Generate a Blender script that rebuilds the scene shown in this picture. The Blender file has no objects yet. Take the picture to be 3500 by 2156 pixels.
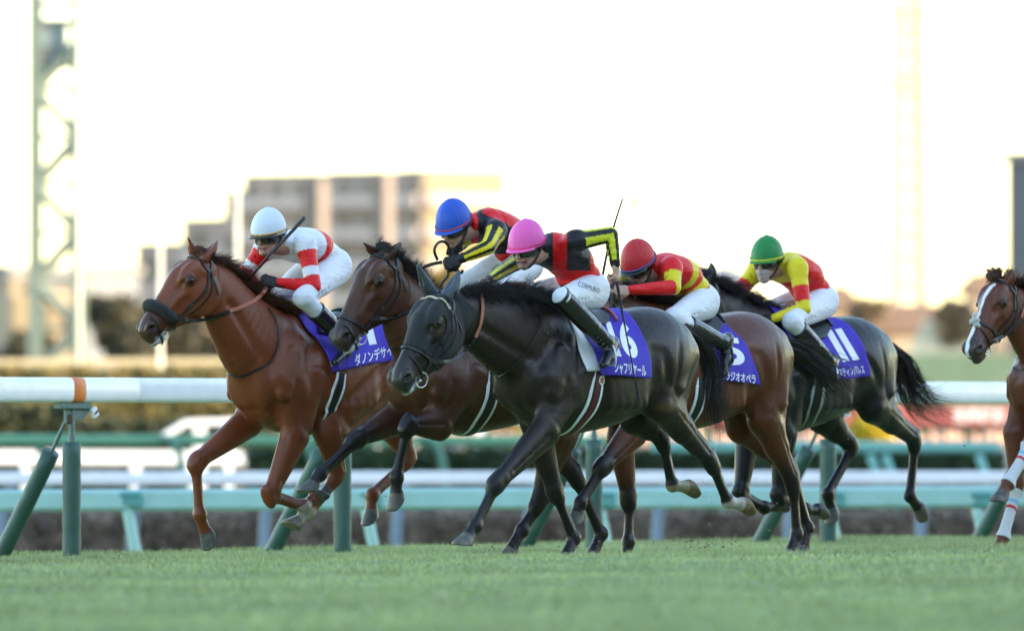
import bpy, bmesh, math, random
import numpy as np
from mathutils import Vector, Matrix
from mathutils.bvhtree import BVHTree

SC = bpy.context.scene
COL = SC.collection
R = math.radians
rng = random.Random(7)

# ------------------------------------------------------------------ camera
CAM_H, LENS, FPX = 0.95, 300.0, 300.0 / 36.0 * 3500.0
PITCH = math.atan(340.0 / FPX)
cam_d = bpy.data.cameras.new('camera')
cam_d.lens = LENS
cam_d.sensor_width = 36.0
cam_d.clip_start = 1.0
cam_d.clip_end = 6000.0
cam_d.dof.use_dof = True
cam_d.dof.focus_distance = 52.6
cam_d.dof.aperture_fstop = 2.5
cam = bpy.data.objects.new('camera', cam_d)
cam.location = (0, 0, CAM_H)
cam.rotation_euler = (math.pi / 2 + PITCH, 0, 0)
COL.objects.link(cam)
SC.camera = cam

# ------------------------------------------------------------------ world, sun, exposure
SUN_EL, SUN_AZ = R(12.0), R(110.0)      # azimuth measured clockwise from +Y (the viewing direction)
world = bpy.data.worlds.new('World')
SC.world = world
world.use_nodes = True
wn = world.node_tree
for n in list(wn.nodes):
    wn.nodes.remove(n)
w_out = wn.nodes.new('ShaderNodeOutputWorld')
w_bg = wn.nodes.new('ShaderNodeBackground')
w_sky = wn.nodes.new('ShaderNodeTexSky')
w_sky.sky_type = 'NISHITA'
w_sky.sun_disc = False
w_sky.sun_elevation = SUN_EL
w_sky.sun_rotation = SUN_AZ
w_sky.air_density = 1.0
w_sky.dust_density = 0.35
w_sky.ozone_density = .8
w_bg.inputs['Strength'].default_value = 0.15
wn.links.new(w_sky.outputs[0], w_bg.inputs['Color'])
wn.links.new(w_bg.outputs[0], w_out.inputs['Surface'])
sun_d = bpy.data.lights.new('sun', 'SUN')
sun_d.energy = 2.8
sun_d.angle = R(0.5)
sun_d.color = (1.0, 0.80, 0.52)
sun = bpy.data.objects.new('sun', sun_d)
sdir = Vector((math.sin(SUN_AZ) * math.cos(SUN_EL), math.cos(SUN_AZ) * math.cos(SUN_EL), math.sin(SUN_EL)))
sun.rotation_euler = sdir.to_track_quat('Z', 'Y').to_euler()
sun.location = sdir * 200
COL.objects.link(sun)
SC.view_settings.view_transform = 'Standard'
SC.view_settings.look = 'None'
SC.view_settings.exposure = 2.45
SC.view_settings.gamma = 1.0
SC.cycles.use_denoising = True
SC.cycles.max_bounces = 6
SC.cycles.diffuse_bounces = 3
SC.cycles.glossy_bounces = 3
SC.cycles.transmission_bounces = 4

# ------------------------------------------------------------------ photograph pixel -> point at a real distance
_cp, _sp = math.cos(PITCH), math.sin(PITCH)
def ray(px, py):
    u, v = (px - 1750.0) / FPX, (1078.0 - py) / FPX
    return np.array((u, _cp - v * _sp, _sp + v * _cp))
def at(px, py, Y):
    d = ray(px, py)
    return np.array((0, 0, CAM_H)) + d * (Y / d[1])

# ------------------------------------------------------------------ objects
def tag(o, label=None, cat=None, group=None, kind=None):
    if label: o['label'] = label
    if cat: o['category'] = cat
    if group: o['group'] = group
    if kind: o['kind'] = kind
    return o
def thing(name, loc, label, cat, group=None):
    o = bpy.data.objects.new(name, None)
    o.location = loc
    o.empty_display_size = 0.3
    COL.objects.link(o)
    return tag(o, label, cat, group)
def base_of(parent):
    b = np.zeros(3)
    while parent is not None:
        b = b + np.array(parent.location)
        parent = parent.parent
    return b
def mesh_obj(name, V, F, mat=None, parent=None, smooth=True, cols=None, mats=None, fmat=None):
    V = np.asarray(V, dtype=np.float64)
    if parent is not None:
        V = V - base_of(parent)
    me = bpy.data.meshes.new(name)
    me.from_pydata(V.tolist(), [], F.tolist() if isinstance(F, np.ndarray) else F)
    if mats:
        for m in mats: me.materials.append(m)
        if fmat is not None:
            me.polygons.foreach_set('material_index', np.asarray(fmat, dtype=np.int32))
    elif mat:
        me.materials.append(mat)
    if cols is not None:
        ca = me.color_attributes.new('Col', 'FLOAT_COLOR', 'POINT')
        c4 = np.ones((len(V), 4), dtype=np.float32)
        c4[:, :cols.shape[1]] = cols
        ca.data.foreach_set('color', c4.ravel())
    if smooth:
        me.polygons.foreach_set('use_smooth', np.ones(len(me.polygons), dtype=bool))
    me.update()
    o = bpy.data.objects.new(name, me)
    if parent is not None:
        o.parent = parent
    COL.objects.link(o)
    return o

class MB:
    """collects shapes into one mesh"""
    def __init__(s): s.v, s.f, s.m, s.cur = [], [], [], 0
    def add(s, V, F):
        o = len(s.v)
        s.v.extend([tuple(map(float, p)) for p in V])
        s.f.extend([tuple(i + o for i in q) for q in F])
        s.m.extend([s.cur] * len(F))
        return s
    def box(s, c, d, rz=0, bev=0.0, ax=None):
        c = np.array(c, float); d = np.array(d, float) / 2
        if ax is None:
            ca, sa = math.cos(rz), math.sin(rz)
            ax = np.array(((ca, sa, 0), (-sa, ca, 0), (0, 0, 1)))
        ax = np.array(ax, float)
        if bev <= 0:
            pts = [(x, y, z) for x in (-1, 1) for y in (-1, 1) for z in (-1, 1)]
            V = [c + (np.array(p) * d) @ ax for p in pts]
            s.add(V, [(0, 1, 3, 2), (4, 6, 7, 5), (0, 4, 5, 1), (2, 3, 7, 6), (0, 2, 6, 4), (1, 5, 7, 3)])
        else:
            b = min(bev, d.min() * .9)
            V, idx = [], {}
            for x in (-1, 1):
                for y in (-1, 1):
                    for z in (-1, 1):
                        sg = np.array((x, y, z))
                        for k in range(3):
                            q = sg * (d - b); q[k] = sg[k] * d[k]
                            idx[(x, y, z, k)] = len(V); V.append(c + q @ ax)
            F = []
            for k in range(3):
                i, j = (k + 1) % 3, (k + 2) % 3
                for sk in (-1, 1):
                    r = []
                    for (si, sj) in ((-1, -1), (1, -1), (1, 1), (-1, 1)):
                        q = [0, 0, 0]; q[k] = sk; q[i] = si; q[j] = sj
                        r.append(idx[(*q, k)])
                    F.append(tuple(r if sk > 0 else r[::-1]))
                for si in (-1, 1):
                    for sj in (-1, 1):
                        a = [0, 0, 0]; a[i] = si; a[j] = sj; a[k] = -1
                        bb = list(a); bb[k] = 1
                        F.append((idx[(*a, i)], idx[(*bb, i)], idx[(*bb, j)], idx[(*a, j)]))
            for x in (-1, 1):
                for y in (-1, 1):
                    for z in (-1, 1):
                        F.append(tuple(idx[(x, y, z, k)] for k in range(3)))
            s.add(V, F)
        return s
    def tube(s, pts, rad, n=10, caps=True, flat=None, flatdir=None):
        """round (or flattened) tube through pts; rad number or list"""
        P = np.array(pts, float); m = len(P)
        rad = np.full(m, rad, float) if np.isscalar(rad) else np.array(rad, float)
        T = np.gradient(P, axis=0); T /= np.linalg.norm(T, axis=1)[:, None] + 1e-12
        if flatdir is None:
            u = np.cross(T[0], (0, 0, 1.0))
            if np.linalg.norm(u) < .05: u = np.cross(T[0], (0, 1.0, 0))
        else: u = np.array(flatdir, float)
        V = []
        for i in range(m):
            if flatdir is not None: u = np.array(flatdir, float)
            u = u - T[i] * u.dot(T[i]); u /= np.linalg.norm(u) + 1e-12
            w = np.cross(T[i], u)
            for k in range(n):
                a = 2 * math.pi * k / n
                V.append(P[i] + rad[i] * (math.cos(a) * u + math.sin(a) * w * (flat if flat else 1)))
        F = [(i * n + k, i * n + (k + 1) % n, (i + 1) * n + (k + 1) % n, (i + 1) * n + k) for i in range(m - 1) for k in range(n)]
        if caps:
            F.append(tuple(range(n - 1, -1, -1))); F.append(tuple((m - 1) * n + k for k in range(n)))
        return s.add(V, F)
    def ribbon(s, P, W, thick, N):
        """flat strap: centre points P, half width vectors W, normals N"""
        P, W, N = np.array(P), np.array(W), np.array(N)
        V = []
        for p, w, nn in zip(P, W, N):
            V += [p - w, p - w * .8 + nn * thick, p + w * .8 + nn * thick, p + w]
        m = len(P)
        F = [(i * 4 + k, i * 4 + (k + 1) % 4, i * 4 + 4 + (k + 1) % 4, i * 4 + 4 + k) for i in range(m - 1) for k in range(4)]
        F += [(3, 2, 1, 0), tuple((m - 1) * 4 + k for k in range(4))]
        return s.add(V, F)
    def build(s, name, mat, parent=None, smooth=False, label=None):
        mats = mat if isinstance(mat, list) else None
        o = mesh_obj(name, np.array(s.v), s.f, None if mats else mat, parent, smooth, mats=mats, fmat=s.m if mats else None)
        if label: o['label'] = label
        return o

def catmull(pts, n=8):
    P = np.array(pts, float)
    if len(P) < 3:
        t = np.linspace(0, 1, n + 1)[:, None]
        return P[0] * (1 - t) + P[-1] * t
    Q = np.vstack([2 * P[0] - P[1], P, 2 * P[-1] - P[-2]])
    out = []
    for i in range(1, len(Q) - 2):
        p0, p1, p2, p3 = Q[i - 1:i + 3]
        for t in np.linspace(0, 1, n, endpoint=False):
            out.append(.5 * (2 * p1 + (p2 - p0) * t + (2 * p0 - 5 * p1 + 4 * p2 - p3) * t * t + (3 * p1 - p0 - 3 * p2 + p3) * t ** 3))
    out.append(P[-1])
    return np.array(out)

# ------------------------------------------------------------------ soft-blended solids on a grid -> one continuous surface
def unit(v):
    v = np.array(v, float)
    return v / (np.linalg.norm(v) + 1e-12)
class Cap:
    """elliptic tapered capsule from p0 to p1; a = half size across, b = half size along bdir"""
    def __init__(s, p0, p1, a0, b0, a1, b1, bdir=(1, 0, 0), cap=1.0, clip=None, adir=None):
        s.p0 = np.array(p0, float); s.p1 = np.array(p1, float)
        if np.linalg.norm(s.p1 - s.p0) < 1e-5: s.p1 = s.p0 + np.array((0, 0, 1e-4))
        s.L = np.linalg.norm(s.p1 - s.p0); s.e = (s.p1 - s.p0) / s.L
        b = np.array(bdir, float); b = b - s.e * b.dot(s.e)
        s.b = unit(b); s.a = np.cross(s.b, s.e)
        s.r = (a0, b0, a1, b1); s.cap = cap; s.clip = clip
        m = max(a0, b0, a1, b1) * max(1, cap)
        s.lo = np.minimum(s.p0, s.p1) - m; s.hi = np.maximum(s.p0, s.p1) + m
    def d(s, X, Y, Z):
        a0, b0, a1, b1 = s.r
        qx, qy, qz = X - s.p0[0], Y - s.p0[1], Z - s.p0[2]
        h = qx * s.e[0] + qy * s.e[1] + qz * s.e[2]
        t = np.clip(h / s.L, 0, 1)
        ra = qx * s.a[0] + qy * s.a[1] + qz * s.a[2]
        rb = qx * s.b[0] + qy * s.b[1] + qz * s.b[2]
        re = h - t * s.L
        A = a0 + (a1 - a0) * t; B = b0 + (b1 - b0) * t; E = s.cap * (A + B) / 2
        ln = np.sqrt(ra * ra + rb * rb + re * re)
        k = np.sqrt((ra / A) ** 2 + (rb / B) ** 2 + (re / E) ** 2)
        k = np.maximum(k, 1e-3)
        d = ln * (1 - 1 / k)
        if s.clip:
            for (c, n) in s.clip:
                d = np.maximum(d, (X - c[0]) * n[0] + (Y - c[1]) * n[1] + (Z - c[2]) * n[2])
        return d
class Ell(Cap):
    def __init__(s, c, axes, r, clip=None):
        s.c = np.array(c, float); s.ax = [unit(v) for v in axes]; s.r = r; s.clip = clip
        m = max(r); s.lo = s.c - m; s.hi = s.c + m
    def d(s, X, Y, Z):
        qx, qy, qz = X - s.c[0], Y - s.c[1], Z - s.c[2]
        k = 0
        for v, rr in zip(s.ax, s.r):
            k = k + ((qx * v[0] + qy * v[1] + qz * v[2]) / rr) ** 2
        k = np.maximum(np.sqrt(k), 1e-3)
        ln = np.sqrt(qx * qx + qy * qy + qz * qz)
        d = ln * (1 - 1 / k)
        if s.clip:
            for (c, n) in s.clip:
                d = np.maximum(d, (X - c[0]) * n[0] + (Y - c[1]) * n[1] + (Z - c[2]) * n[2])
        return d
class Chain:
    """smooth tube through stations: pts, (a, b) half sizes, b along bdir"""
    def __init__(s, pts, rad, bdir, cap=1.0, n=4):
        Q = np.hstack([np.array(pts, float), np.array(rad, float)])
        if len(Q) > 2 and n > 1: Q = catmull(Q, n)
        Q[:, 3:] = np.maximum(Q[:, 3:], .003)
        bd = np.array(bdir, float)
        s.c = [Cap(Q[i, :3], Q[i + 1, :3], Q[i, 3], Q[i, 4], Q[i + 1, 3], Q[i + 1, 4], bdir=bd, cap=cap) for i in range(len(Q) - 1)]
        s.lo = np.min([c.lo for c in s.c], axis=0); s.hi = np.max([c.hi for c in s.c], axis=0)
    def d(s, X, Y, Z):
        o = np.full((X.shape[0], Y.shape[1], Z.shape[2]), .5, dtype=np.float32)
        xs, ys, zs = X.ravel(), Y.ravel(), Z.ravel(); m = .09
        for c in s.c:
            sl = tuple(slice(*np.searchsorted(a, (c.lo[i] - m, c.hi[i] + m))) for i, a in enumerate((xs, ys, zs)))
            if any(q.stop <= q.start for q in sl): continue
            d = c.d(X[sl[0]], Y[:, sl[1]], Z[:, :, sl[2]])
            o[sl] = np.minimum(o[sl], d)
        return o
class Field:
    def __init__(s, h): s.h = h; s.ops = []
    def add(s, p, k=.02): s.ops.append((p, k, 1)); return s
    def sub(s, p, k=.01): s.ops.append((p, k, -1)); return s
    def chain(s, pts, rad, bdir, k=.02, cap=1.0, n=4):
        """pts list, rad list of (a, b)"""
        return s.add(Chain(pts, rad, bdir, cap, n), k)
    def run(s, noise=None):
        h = s.h
        lo = np.min([p.lo for p, k, g in s.ops if g > 0], axis=0) - 3 * h - .02
        hi = np.max([p.hi for p, k, g in s.ops if g > 0], axis=0) + 3 * h + .02
        n = np.ceil((hi - lo) / h).astype(int) + 1
        D = np.full(tuple(n), .5, dtype=np.float32)
        ax = [(lo[i] + h * np.arange(n[i])).astype(np.float32) for i in range(3)]
        for p, k, g in s.ops:
            m = k + 2 * h + .01
            i0 = np.clip(np.floor((p.lo - m - lo) / h).astype(int), 0, n - 1)
            i1 = np.clip(np.ceil((p.hi + m - lo) / h).astype(int) + 1, 1, n)
            if np.any(i1 <= i0): continue
            sl = tuple(slice(a, b) for a, b in zip(i0, i1))
            X = ax[0][sl[0]][:, None, None]; Y = ax[1][sl[1]][None, :, None]; Z = ax[2][sl[2]][None, None, :]
            d = p.d(X, Y, Z).astype(np.float32)
            o = D[sl]
            if g > 0:
                q = np.maximum(k - np.abs(o - d), 0) / k
                D[sl] = np.minimum(o, d) - q * q * k * .25
            else:
                q = np.maximum(k - np.abs(o + d), 0) / k
                D[sl] = np.maximum(o, -d) + q * q * k * .25
        s.lo, s.D = lo, D
        return surface_nets(D, lo, h)
def surface_nets(D, lo, h):
    S = D < 0
    c = [(i, j, k) for i in (0, 1) for j in (0, 1) for k in (0, 1)]
    nx, ny, nz = D.shape
    cnt = np.zeros((nx - 1, ny - 1, nz - 1), dtype=np.uint8)
    for i, j, k in c:
        cnt += S[i:nx - 1 + i, j:ny - 1 + j, k:nz - 1 + k]
    I = np.argwhere((cnt > 0) & (cnt < 8))
    idx = np.full(cnt.shape, -1, dtype=np.int64)
    idx[I[:, 0], I[:, 1], I[:, 2]] = np.arange(len(I))
    val = {q: D[I[:, 0] + q[0], I[:, 1] + q[1], I[:, 2] + q[2]] for q in c}
    acc = np.zeros((len(I), 3)); num = np.zeros(len(I))
    for a in c:
        for ax in range(3):
            if a[ax]: continue
            b = list(a); b[ax] = 1; b = tuple(b)
            va, vb = val[a], val[b]
            m = (va < 0) != (vb < 0)
            t = np.where(m, va / np.where(m, va - vb, 1), 0)
            for q in range(3):
                acc[:, q] += m * (a[q] + (t if q == ax else 0))
            num += m
    V = lo + h * (I + acc / num[:, None])
    Q = []
    for ax in range(3):
        o1, o2 = [(1, 2), (2, 0), (0, 1)][ax]
        sl0 = [slice(None)] * 3; sl1 = [slice(None)] * 3
        sl0[ax] = slice(0, -1); sl1[ax] = slice(1, None)
        a, b = S[tuple(sl0)], S[tuple(sl1)]
        E = np.argwhere(a != b)
        ok = (E[:, o1] > 0) & (E[:, o2] > 0) & (E[:, o1] < D.shape[o1] - 1) & (E[:, o2] < D.shape[o2] - 1)
        E = E[ok]
        ins = a[E[:, 0], E[:, 1], E[:, 2]]
        def cell(d1, d2):
            e = E.copy(); e[:, o1] -= d1; e[:, o2] -= d2
            return idx[e[:, 0], e[:, 1], e[:, 2]]
        q = np.stack([cell(0, 0), cell(1, 0), cell(1, 1), cell(0, 1)], axis=1)
        q[~ins] = q[~ins][:, ::-1]
        Q.append(q)
    F = np.vstack(Q)
    F = F[(F >= 0).all(axis=1)]
    return V, F
def relax(V, F, it=2, lam=.5):
    """a little Laplacian smoothing"""
    n = len(V)
    for _ in range(it):
        acc = np.zeros_like(V); cnt = np.zeros(n)
        for i in range(4):
            a, b = F[:, i], F[:, (i + 1) % 4]
            for q in range(3):
                acc[:, q] += np.bincount(a, V[b, q], n) + np.bincount(b, V[a, q], n)
            cnt += np.bincount(a, minlength=n) + np.bincount(b, minlength=n)
        V = V + lam * (acc / np.maximum(cnt, 1)[:, None] - V)
    return V
def bvh_of(V, F):
    return BVHTree.FromPolygons([tuple(v) for v in V.tolist()], F.tolist() if isinstance(F, np.ndarray) else F)
def seg_par(P, a, b):
    """parameter and distance of points P to segment ab"""
    ab = b - a; t = np.clip(((P - a) @ ab) / ab.dot(ab), 0, 1)
    return t, np.linalg.norm(P - (a + t[:, None] * ab), axis=1)
def sstep(x, a, b):
    t = np.clip((x - a) / (b - a), 0, 1)
    return t * t * (3 - 2 * t)
def vnoise(P, f, seed=0):
    """cheap smooth pseudo-noise in [-1, 1]"""
    P = P * f
    s = seed * 1.7
    return (np.sin(P[:, 0] * 1.3 + 2.1 * np.sin(P[:, 1] * .9 + s) + s) + np.sin(P[:, 1] * 1.7 + 1.9 * np.sin(P[:, 2] * 1.1 + s * 2)) + np.sin(P[:, 2] * 1.5 + 2.3 * np.sin(P[:, 0] * .8 + s * 3))) / 3

# ------------------------------------------------------------------ materials
MATS = {}
def nodes_of(name):
    m = bpy.data.materials.new(name); m.use_nodes = True
    nt = m.node_tree
    return m, nt, nt.nodes['Principled BSDF']
def N(nt, kind, **kw):
    n = nt.nodes.new(kind)
    for k, v in kw.items():
        if k.startswith('i_'): n.inputs[k[2:].replace('_', ' ')].default_value = v
        else: setattr(n, k, v)
    return n
def mat(name, col, rough=.5, metal=0., noise=0., nscale=20., bump=0., bscale=60., sheen=0., coat=0., spec=.5, stretch=None, attr=False, emit=None):
    if name in MATS: return MATS[name]
    m, nt, b = nodes_of(name)
    L = nt.links.new
    b.inputs['Roughness'].default_value = rough
    b.inputs['Metallic'].default_value = metal
    b.inputs['Specular IOR Level'].default_value = spec
    b.inputs['Sheen Weight'].default_value = sheen
    b.inputs['Coat Weight'].default_value = coat
    tc = N(nt, 'ShaderNodeTexCoord')
    vec = tc.outputs['Object']
    if stretch:
        mp = N(nt, 'ShaderNodeMapping'); mp.inputs['Scale'].default_value = stretch
        L(vec, mp.inputs['Vector']); vec = mp.outputs[0]
    if attr:
        a = N(nt, 'ShaderNodeVertexColor', layer_name='Col'); src = a.outputs['Color']
    else:
        rgb = N(nt, 'ShaderNodeRGB'); rgb.outputs[0].default_value = (*col, 1); src = rgb.outputs[0]
    if noise > 0:
        nz = N(nt, 'ShaderNodeTexNoise', i_Scale=nscale, i_Detail=5.0, i_Roughness=.6)
        L(vec, nz.inputs['Vector'])
        mr = N(nt, 'ShaderNodeMapRange')
        mr.inputs['From Min'].default_value = .3; mr.inputs['From Max'].default_value = .7
        mr.inputs['To Min'].default_value = 1 - noise; mr.inputs['To Max'].default_value = 1 + noise
        L(nz.outputs[0], mr.inputs['Value'])
        hs = N(nt, 'ShaderNodeHueSaturation')
        L(src, hs.inputs['Color']); L(mr.outputs[0], hs.inputs['Value']); src = hs.outputs[0]
    L(src, b.inputs['Base Color'])
    if bump > 0:
        nb = N(nt, 'ShaderNodeTexNoise', i_Scale=bscale, i_Detail=4.0)
        L(vec, nb.inputs['Vector'])
        bp = N(nt, 'ShaderNodeBump', i_Strength=min(1.0, bump), i_Distance=.01 * max(1.0, bump))
        L(nb.outputs[0], bp.inputs['Height']); L(bp.outputs[0], b.inputs['Normal'])
    MATS[name] = m
    return m
# ------------------------------------------------------------------ horses
class Horse:
    def __init__(s, x0, Y0, th=51.0):
        s.x0, s.Y0, s.th = x0, Y0, R(th)
        s.c, s.s = math.cos(s.th), math.sin(s.th)
        o = at(x0, 1418, Y0)
        s.o = np.array((o[0], Y0, 0.0))
        s.fw = np.array((-s.c, -s.s, 0)); s.lf = np.array((s.s, -s.c, 0))
        s.M = np.array((s.fw, s.lf, (0, 0, 1.0)))          # rows: local axes in world
    def w(s, P): return s.o + np.asarray(P, float) @ s.M
    def l(s, P): return (np.asarray(P, float) - s.o) @ s.M.T
    def pw(s, px, py, t=0.0):
        """world point seen at pixel px, py on the plane 'lateral = t' of this horse"""
        Y = s.Y0
        for _ in range(12):
            P = at(px, py, Y)
            Y = s.Y0 + math.tan(s.th) * (P[0] - s.o[0]) - t / s.c
        return at(px, py, Y)
    def p(s, px, py, t=0.0): return s.l(s.pw(px, py, t))
    # ---- head frame
    def set_head(s, poll, muz, yaw, t=0.0, roll=0.0):
        s.pollw = s.pw(*poll, t)
        ty = math.tan(R(yaw)); Y = s.pollw[1]
        for _ in range(12):
            P = at(*muz, Y); Y = s.pollw[1] + ty * (P[0] - s.pollw[0])
        s.muzw = at(*muz, Y)
        s.pollL, s.muzL = s.l(s.pollw), s.l(s.muzw)
        s.he = unit(s.muzL - s.pollL)
        lw = np.array((math.sin(R(yaw)), -math.cos(R(yaw)), 0)) @ s.M.T
        lw = unit(lw - s.he * lw.dot(s.he))
        n = np.cross(s.he, lw)
        if n[2] < 0: n = -n
        cr, sr = math.cos(R(roll)), math.sin(R(roll))
        s.hl = lw * cr + n * sr
        s.hn = n * cr - lw * sr
        s.hL = np.linalg.norm(s.muzL - s.pollL); s.hs = s.hL / .62
    def hp(s, u, n, l): return s.pollL + (s.he * u + s.hn * n + s.hl * l) * s.hs
    def hinv(s, P):
        q = (P - s.pollL) / s.hs
        return q @ s.he, q @ s.hn, q @ s.hl

def build_body(H, sp):
    f = Field(sp.get('h', .0085))
    zk = sp.get('zk', 1.0)
    T = (0, 1.0, 0)
    def P(F, t, Z): return np.array((F, t, Z * zk))
    # trunk: F, top, bottom, half width
    st = sp.get('trunk') or [(.82, 1.20, .99, .09), (.72, 1.36, .90, .17), (.55, 1.46, .85, .215), (.33, 1.49, .83, .25), (.05, 1.49, .865, .285), (-.22, 1.55, .93, .285), (-.45, 1.60, 1.0, .27), (-.64, 1.53, 1.05, .225), (-.76, 1.43, 1.10, .16)]
    f.chain([P(a[0], 0, (a[1] + a[2]) / 2) for a in st], [((a[1] - a[2]) / 2 * zk, a[3]) for a in st], T, .04, cap=.4)
    # withers and spine
    f.chain([P(.50, 0, 1.44), P(.34, 0, 1.515), P(.10, 0, 1.475), P(-.2, 0, 1.49)], [(.11, .085), (.09, .055), (.07, .07), (.07, .10)], T, .12)
    # croup
    for sd in (1, -1):
        f.add(Ell(P(-.40, .12 * sd, 1.36), ((1, 0, .1), (0, 1, .25 * sd), (0, 0, 1)), (.30, .155, .24)), .06)
        # ribs barrel
        f.add(Ell(P(.12, .11 * sd, 1.16), ((1, 0, 0), (0, 1, 0), (0, 0, 1)), (.42, .17, .26)), .06)
        # pectorals
        f.add(Ell(P(.77, .085 * sd, 1.13), ((1, 0, -.2), (0, 1, 0), (0, 0, 1)), (.085, .085, .15)), .025)
        # shoulder blade and arm
        f.add(Cap(P(.46, .12 * sd, 1.40), P(.68, .165 * sd, 1.16), .11, .055, .11, .075, bdir=T), .05)
        f.add(Cap(P(.30, .14 * sd, 1.34), P(.50, .18 * sd, 1.10), .10, .06, .12, .070, bdir=T), .05)
    # neck
    nk = [(H.p(px, py, t) if len(q) > 0 else 0, q) for (px, py, t, *q) in sp['neck']]
    npts = [a for a, q in nk]; nr = [(q[0], q[1]) for a, q in nk]
    f.chain(npts, nr, T, .06, cap=.5)
    # head
    hp, hs = H.hp, H.hs
    hst = sp.get('head') or [(.05, .0, -.19, .074), (.12, .032, -.255, .090), (.20, .044, -.290, .096), (.29, .040, -.268, .086), (.38, .028, -.212, .068), (.47, .018, -.168, .059), (.55, .014, -.150, .057), (.60, -.005, -.135, .050)]
    f.chain([hp(a[0], (a[1] + a[2]) / 2, 0) for a in hst], [((a[1] - a[2]) / 2 * hs, a[3] * hs) for a in hst], H.hl, .03, cap=.6)
    ax = (H.he, H.hn, H.hl)
    for sd in (1, -1):
        f.add(Ell(hp(.17, -.03, .070 * sd), ax, (.10 * hs, .055 * hs, .034 * hs)), .03)     # brow
        f.add(Ell(hp(.205, -.040, .096 * sd), ax, (.038 * hs, .028 * hs, .016 * hs)), .012)        # eye socket
        f.add(Ell(hp(.20, -.185, .062 * sd), ax, (.13 * hs, .11 * hs, .038 * hs)), .025)         # cheek
        f.add(Cap(hp(.25, -.075, .075 * sd), hp(.42, -.065, .050 * sd), .012, .012, .009, .009, bdir=H.hl), .03)  # facial crest
        f.add(Cap(hp(.05, -.14, .045 * sd), hp(.10, -.10, .07 * sd), .04, .03, .03, .02, bdir=H.hl), .03)
        f.sub(Ell(hp(.36, -.125, .082 * sd), ax, (.07 * hs, .035 * hs, .012 * hs)), .05)
        f.sub(Ell(hp(.29, -.02, .085 * sd), ax, (.06 * hs, .018 * hs, .016 * hs)), .03)
        # nostril
        f.add(Ell(hp(.568, -.040, .050 * sd), ax, (.046 * hs, .040 * hs, .022 * hs)), .014)
        f.sub(Ell(hp(.575, -.040, .074 * sd), (unit(H.he + H.hn * .4), unit(H.hn - H.he * .4), H.hl), (.030 * hs, .017 * hs, .026 * hs)), .008)
        # eye hollow
        f.sub(Ell(hp(.207, -.040, .117 * sd), ax, (.022 * hs, .013 * hs, .013 * hs)), .006)
        f.add(Cap(hp(.186, -.026, .106 * sd), hp(.232, -.030, .104 * sd), .006, .008, .006, .008, bdir=H.hl), .010)  # upper lid
        # mouth corner line
        f.sub(Cap(hp(.50, -.118, .062 * sd), hp(.63, -.100, .046 * sd), .005, .014, .005, .02, bdir=H.hl), .010)
    # lips and chin
    f.add(Ell(hp(.595, -.128, 0), ax, (.040 * hs, .024 * hs, .042 * hs)), .012)
    f.add(Ell(hp(.56, -.150, 0), ax, (.034 * hs, .024 * hs, .034 * hs)), .014)
    if sp.get('mouth'):
        f.sub(Cap(hp(.56, -.110, -.03), hp(.56, -.110, .03), .05, .009, .05, .009, bdir=H.hn), .006)
    # ears
    for sd, tip in ((1, sp['ears'][0]), (-1, sp['ears'][1])):
        b = hp(.015 + sp.get('earu', 0), -.055, .055 * sd)
        tp = H.p(tip[0], tip[1], b[1] + (tip[2] if len(tip) > 2 else 0))
        e = tp - b
        side = unit(H.hl)
        f.chain([b - e * .1, b + e * .30 + H.hl * sd * .010, b + e * .62 + H.hl * sd * .010, tp], [(.032, .034), (.030, .040), (.020, .030), (.005, .006)], side, .012)
        H.earseg = getattr(H, 'earseg', []) + [(b + e * .12, tp)]
        fr = unit(H.hn * .75 + H.hl * sd * .40 - unit(e) * .1)
        f.sub(Chain([b + e * .2 + fr * .040, b + e * .45 + fr * .034, b + e * .80 + fr * .020], [(.014, .014), (.017, .024), (.006, .008)], side), .006)
    # legs
    H.legs = {}
    for nm, sd in (('fl', 1), ('fr', -1)):
        lg = sp[nm]; tt = lg.get('t', (.16, .14, .13, .12))
        E, K, Ft, Hf = [H.p(*lg['p'][i], tt[i] * sd) for i in range(4)]
        H.legs[nm] = (E, K, Ft, Hf)
        S0 = P(.58, .155 * sd, 1.20)
        f.add(Cap(S0, E, .13, .075, .095, .065, bdir=T), .06)
        up = unit(E - K); bk = np.array((unit(Ft - E)[2], 0, -unit(Ft - E)[0]))
        m = E + (K - E) * .38
        f.chain([E, m, K + (E - K) * .12], [(.105, .078), (.084, .064), (.054, .047)], T, .03)
        f.add(Cap(E + (K - E) * .05 - bk * .035, E + (K - E) * .55 - bk * .036, .050, .045, .030, .028, bdir=T), .015)
        f.add(Cap(E + (K - E) * .1 + bk * .04, E + (K - E) * .85 + bk * .026, .050, .042, .020, .020, bdir=T), .012)
        f.add(Cap(K + (E - K) * .10, K + (Ft - K) * .10, .059, .050, .053, .045, bdir=T), .02)
        f.add(Ell(K + bk * .040 + up * .012, (bk, T, up), (.022, .022, .034)), .03)
        f.add(Ell(K - bk * .018, (bk, T, up), (.036, .047, .052)), .03)
        _lower(f, H, K, Ft, Hf, T, 1.0, lg, bk)
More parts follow.
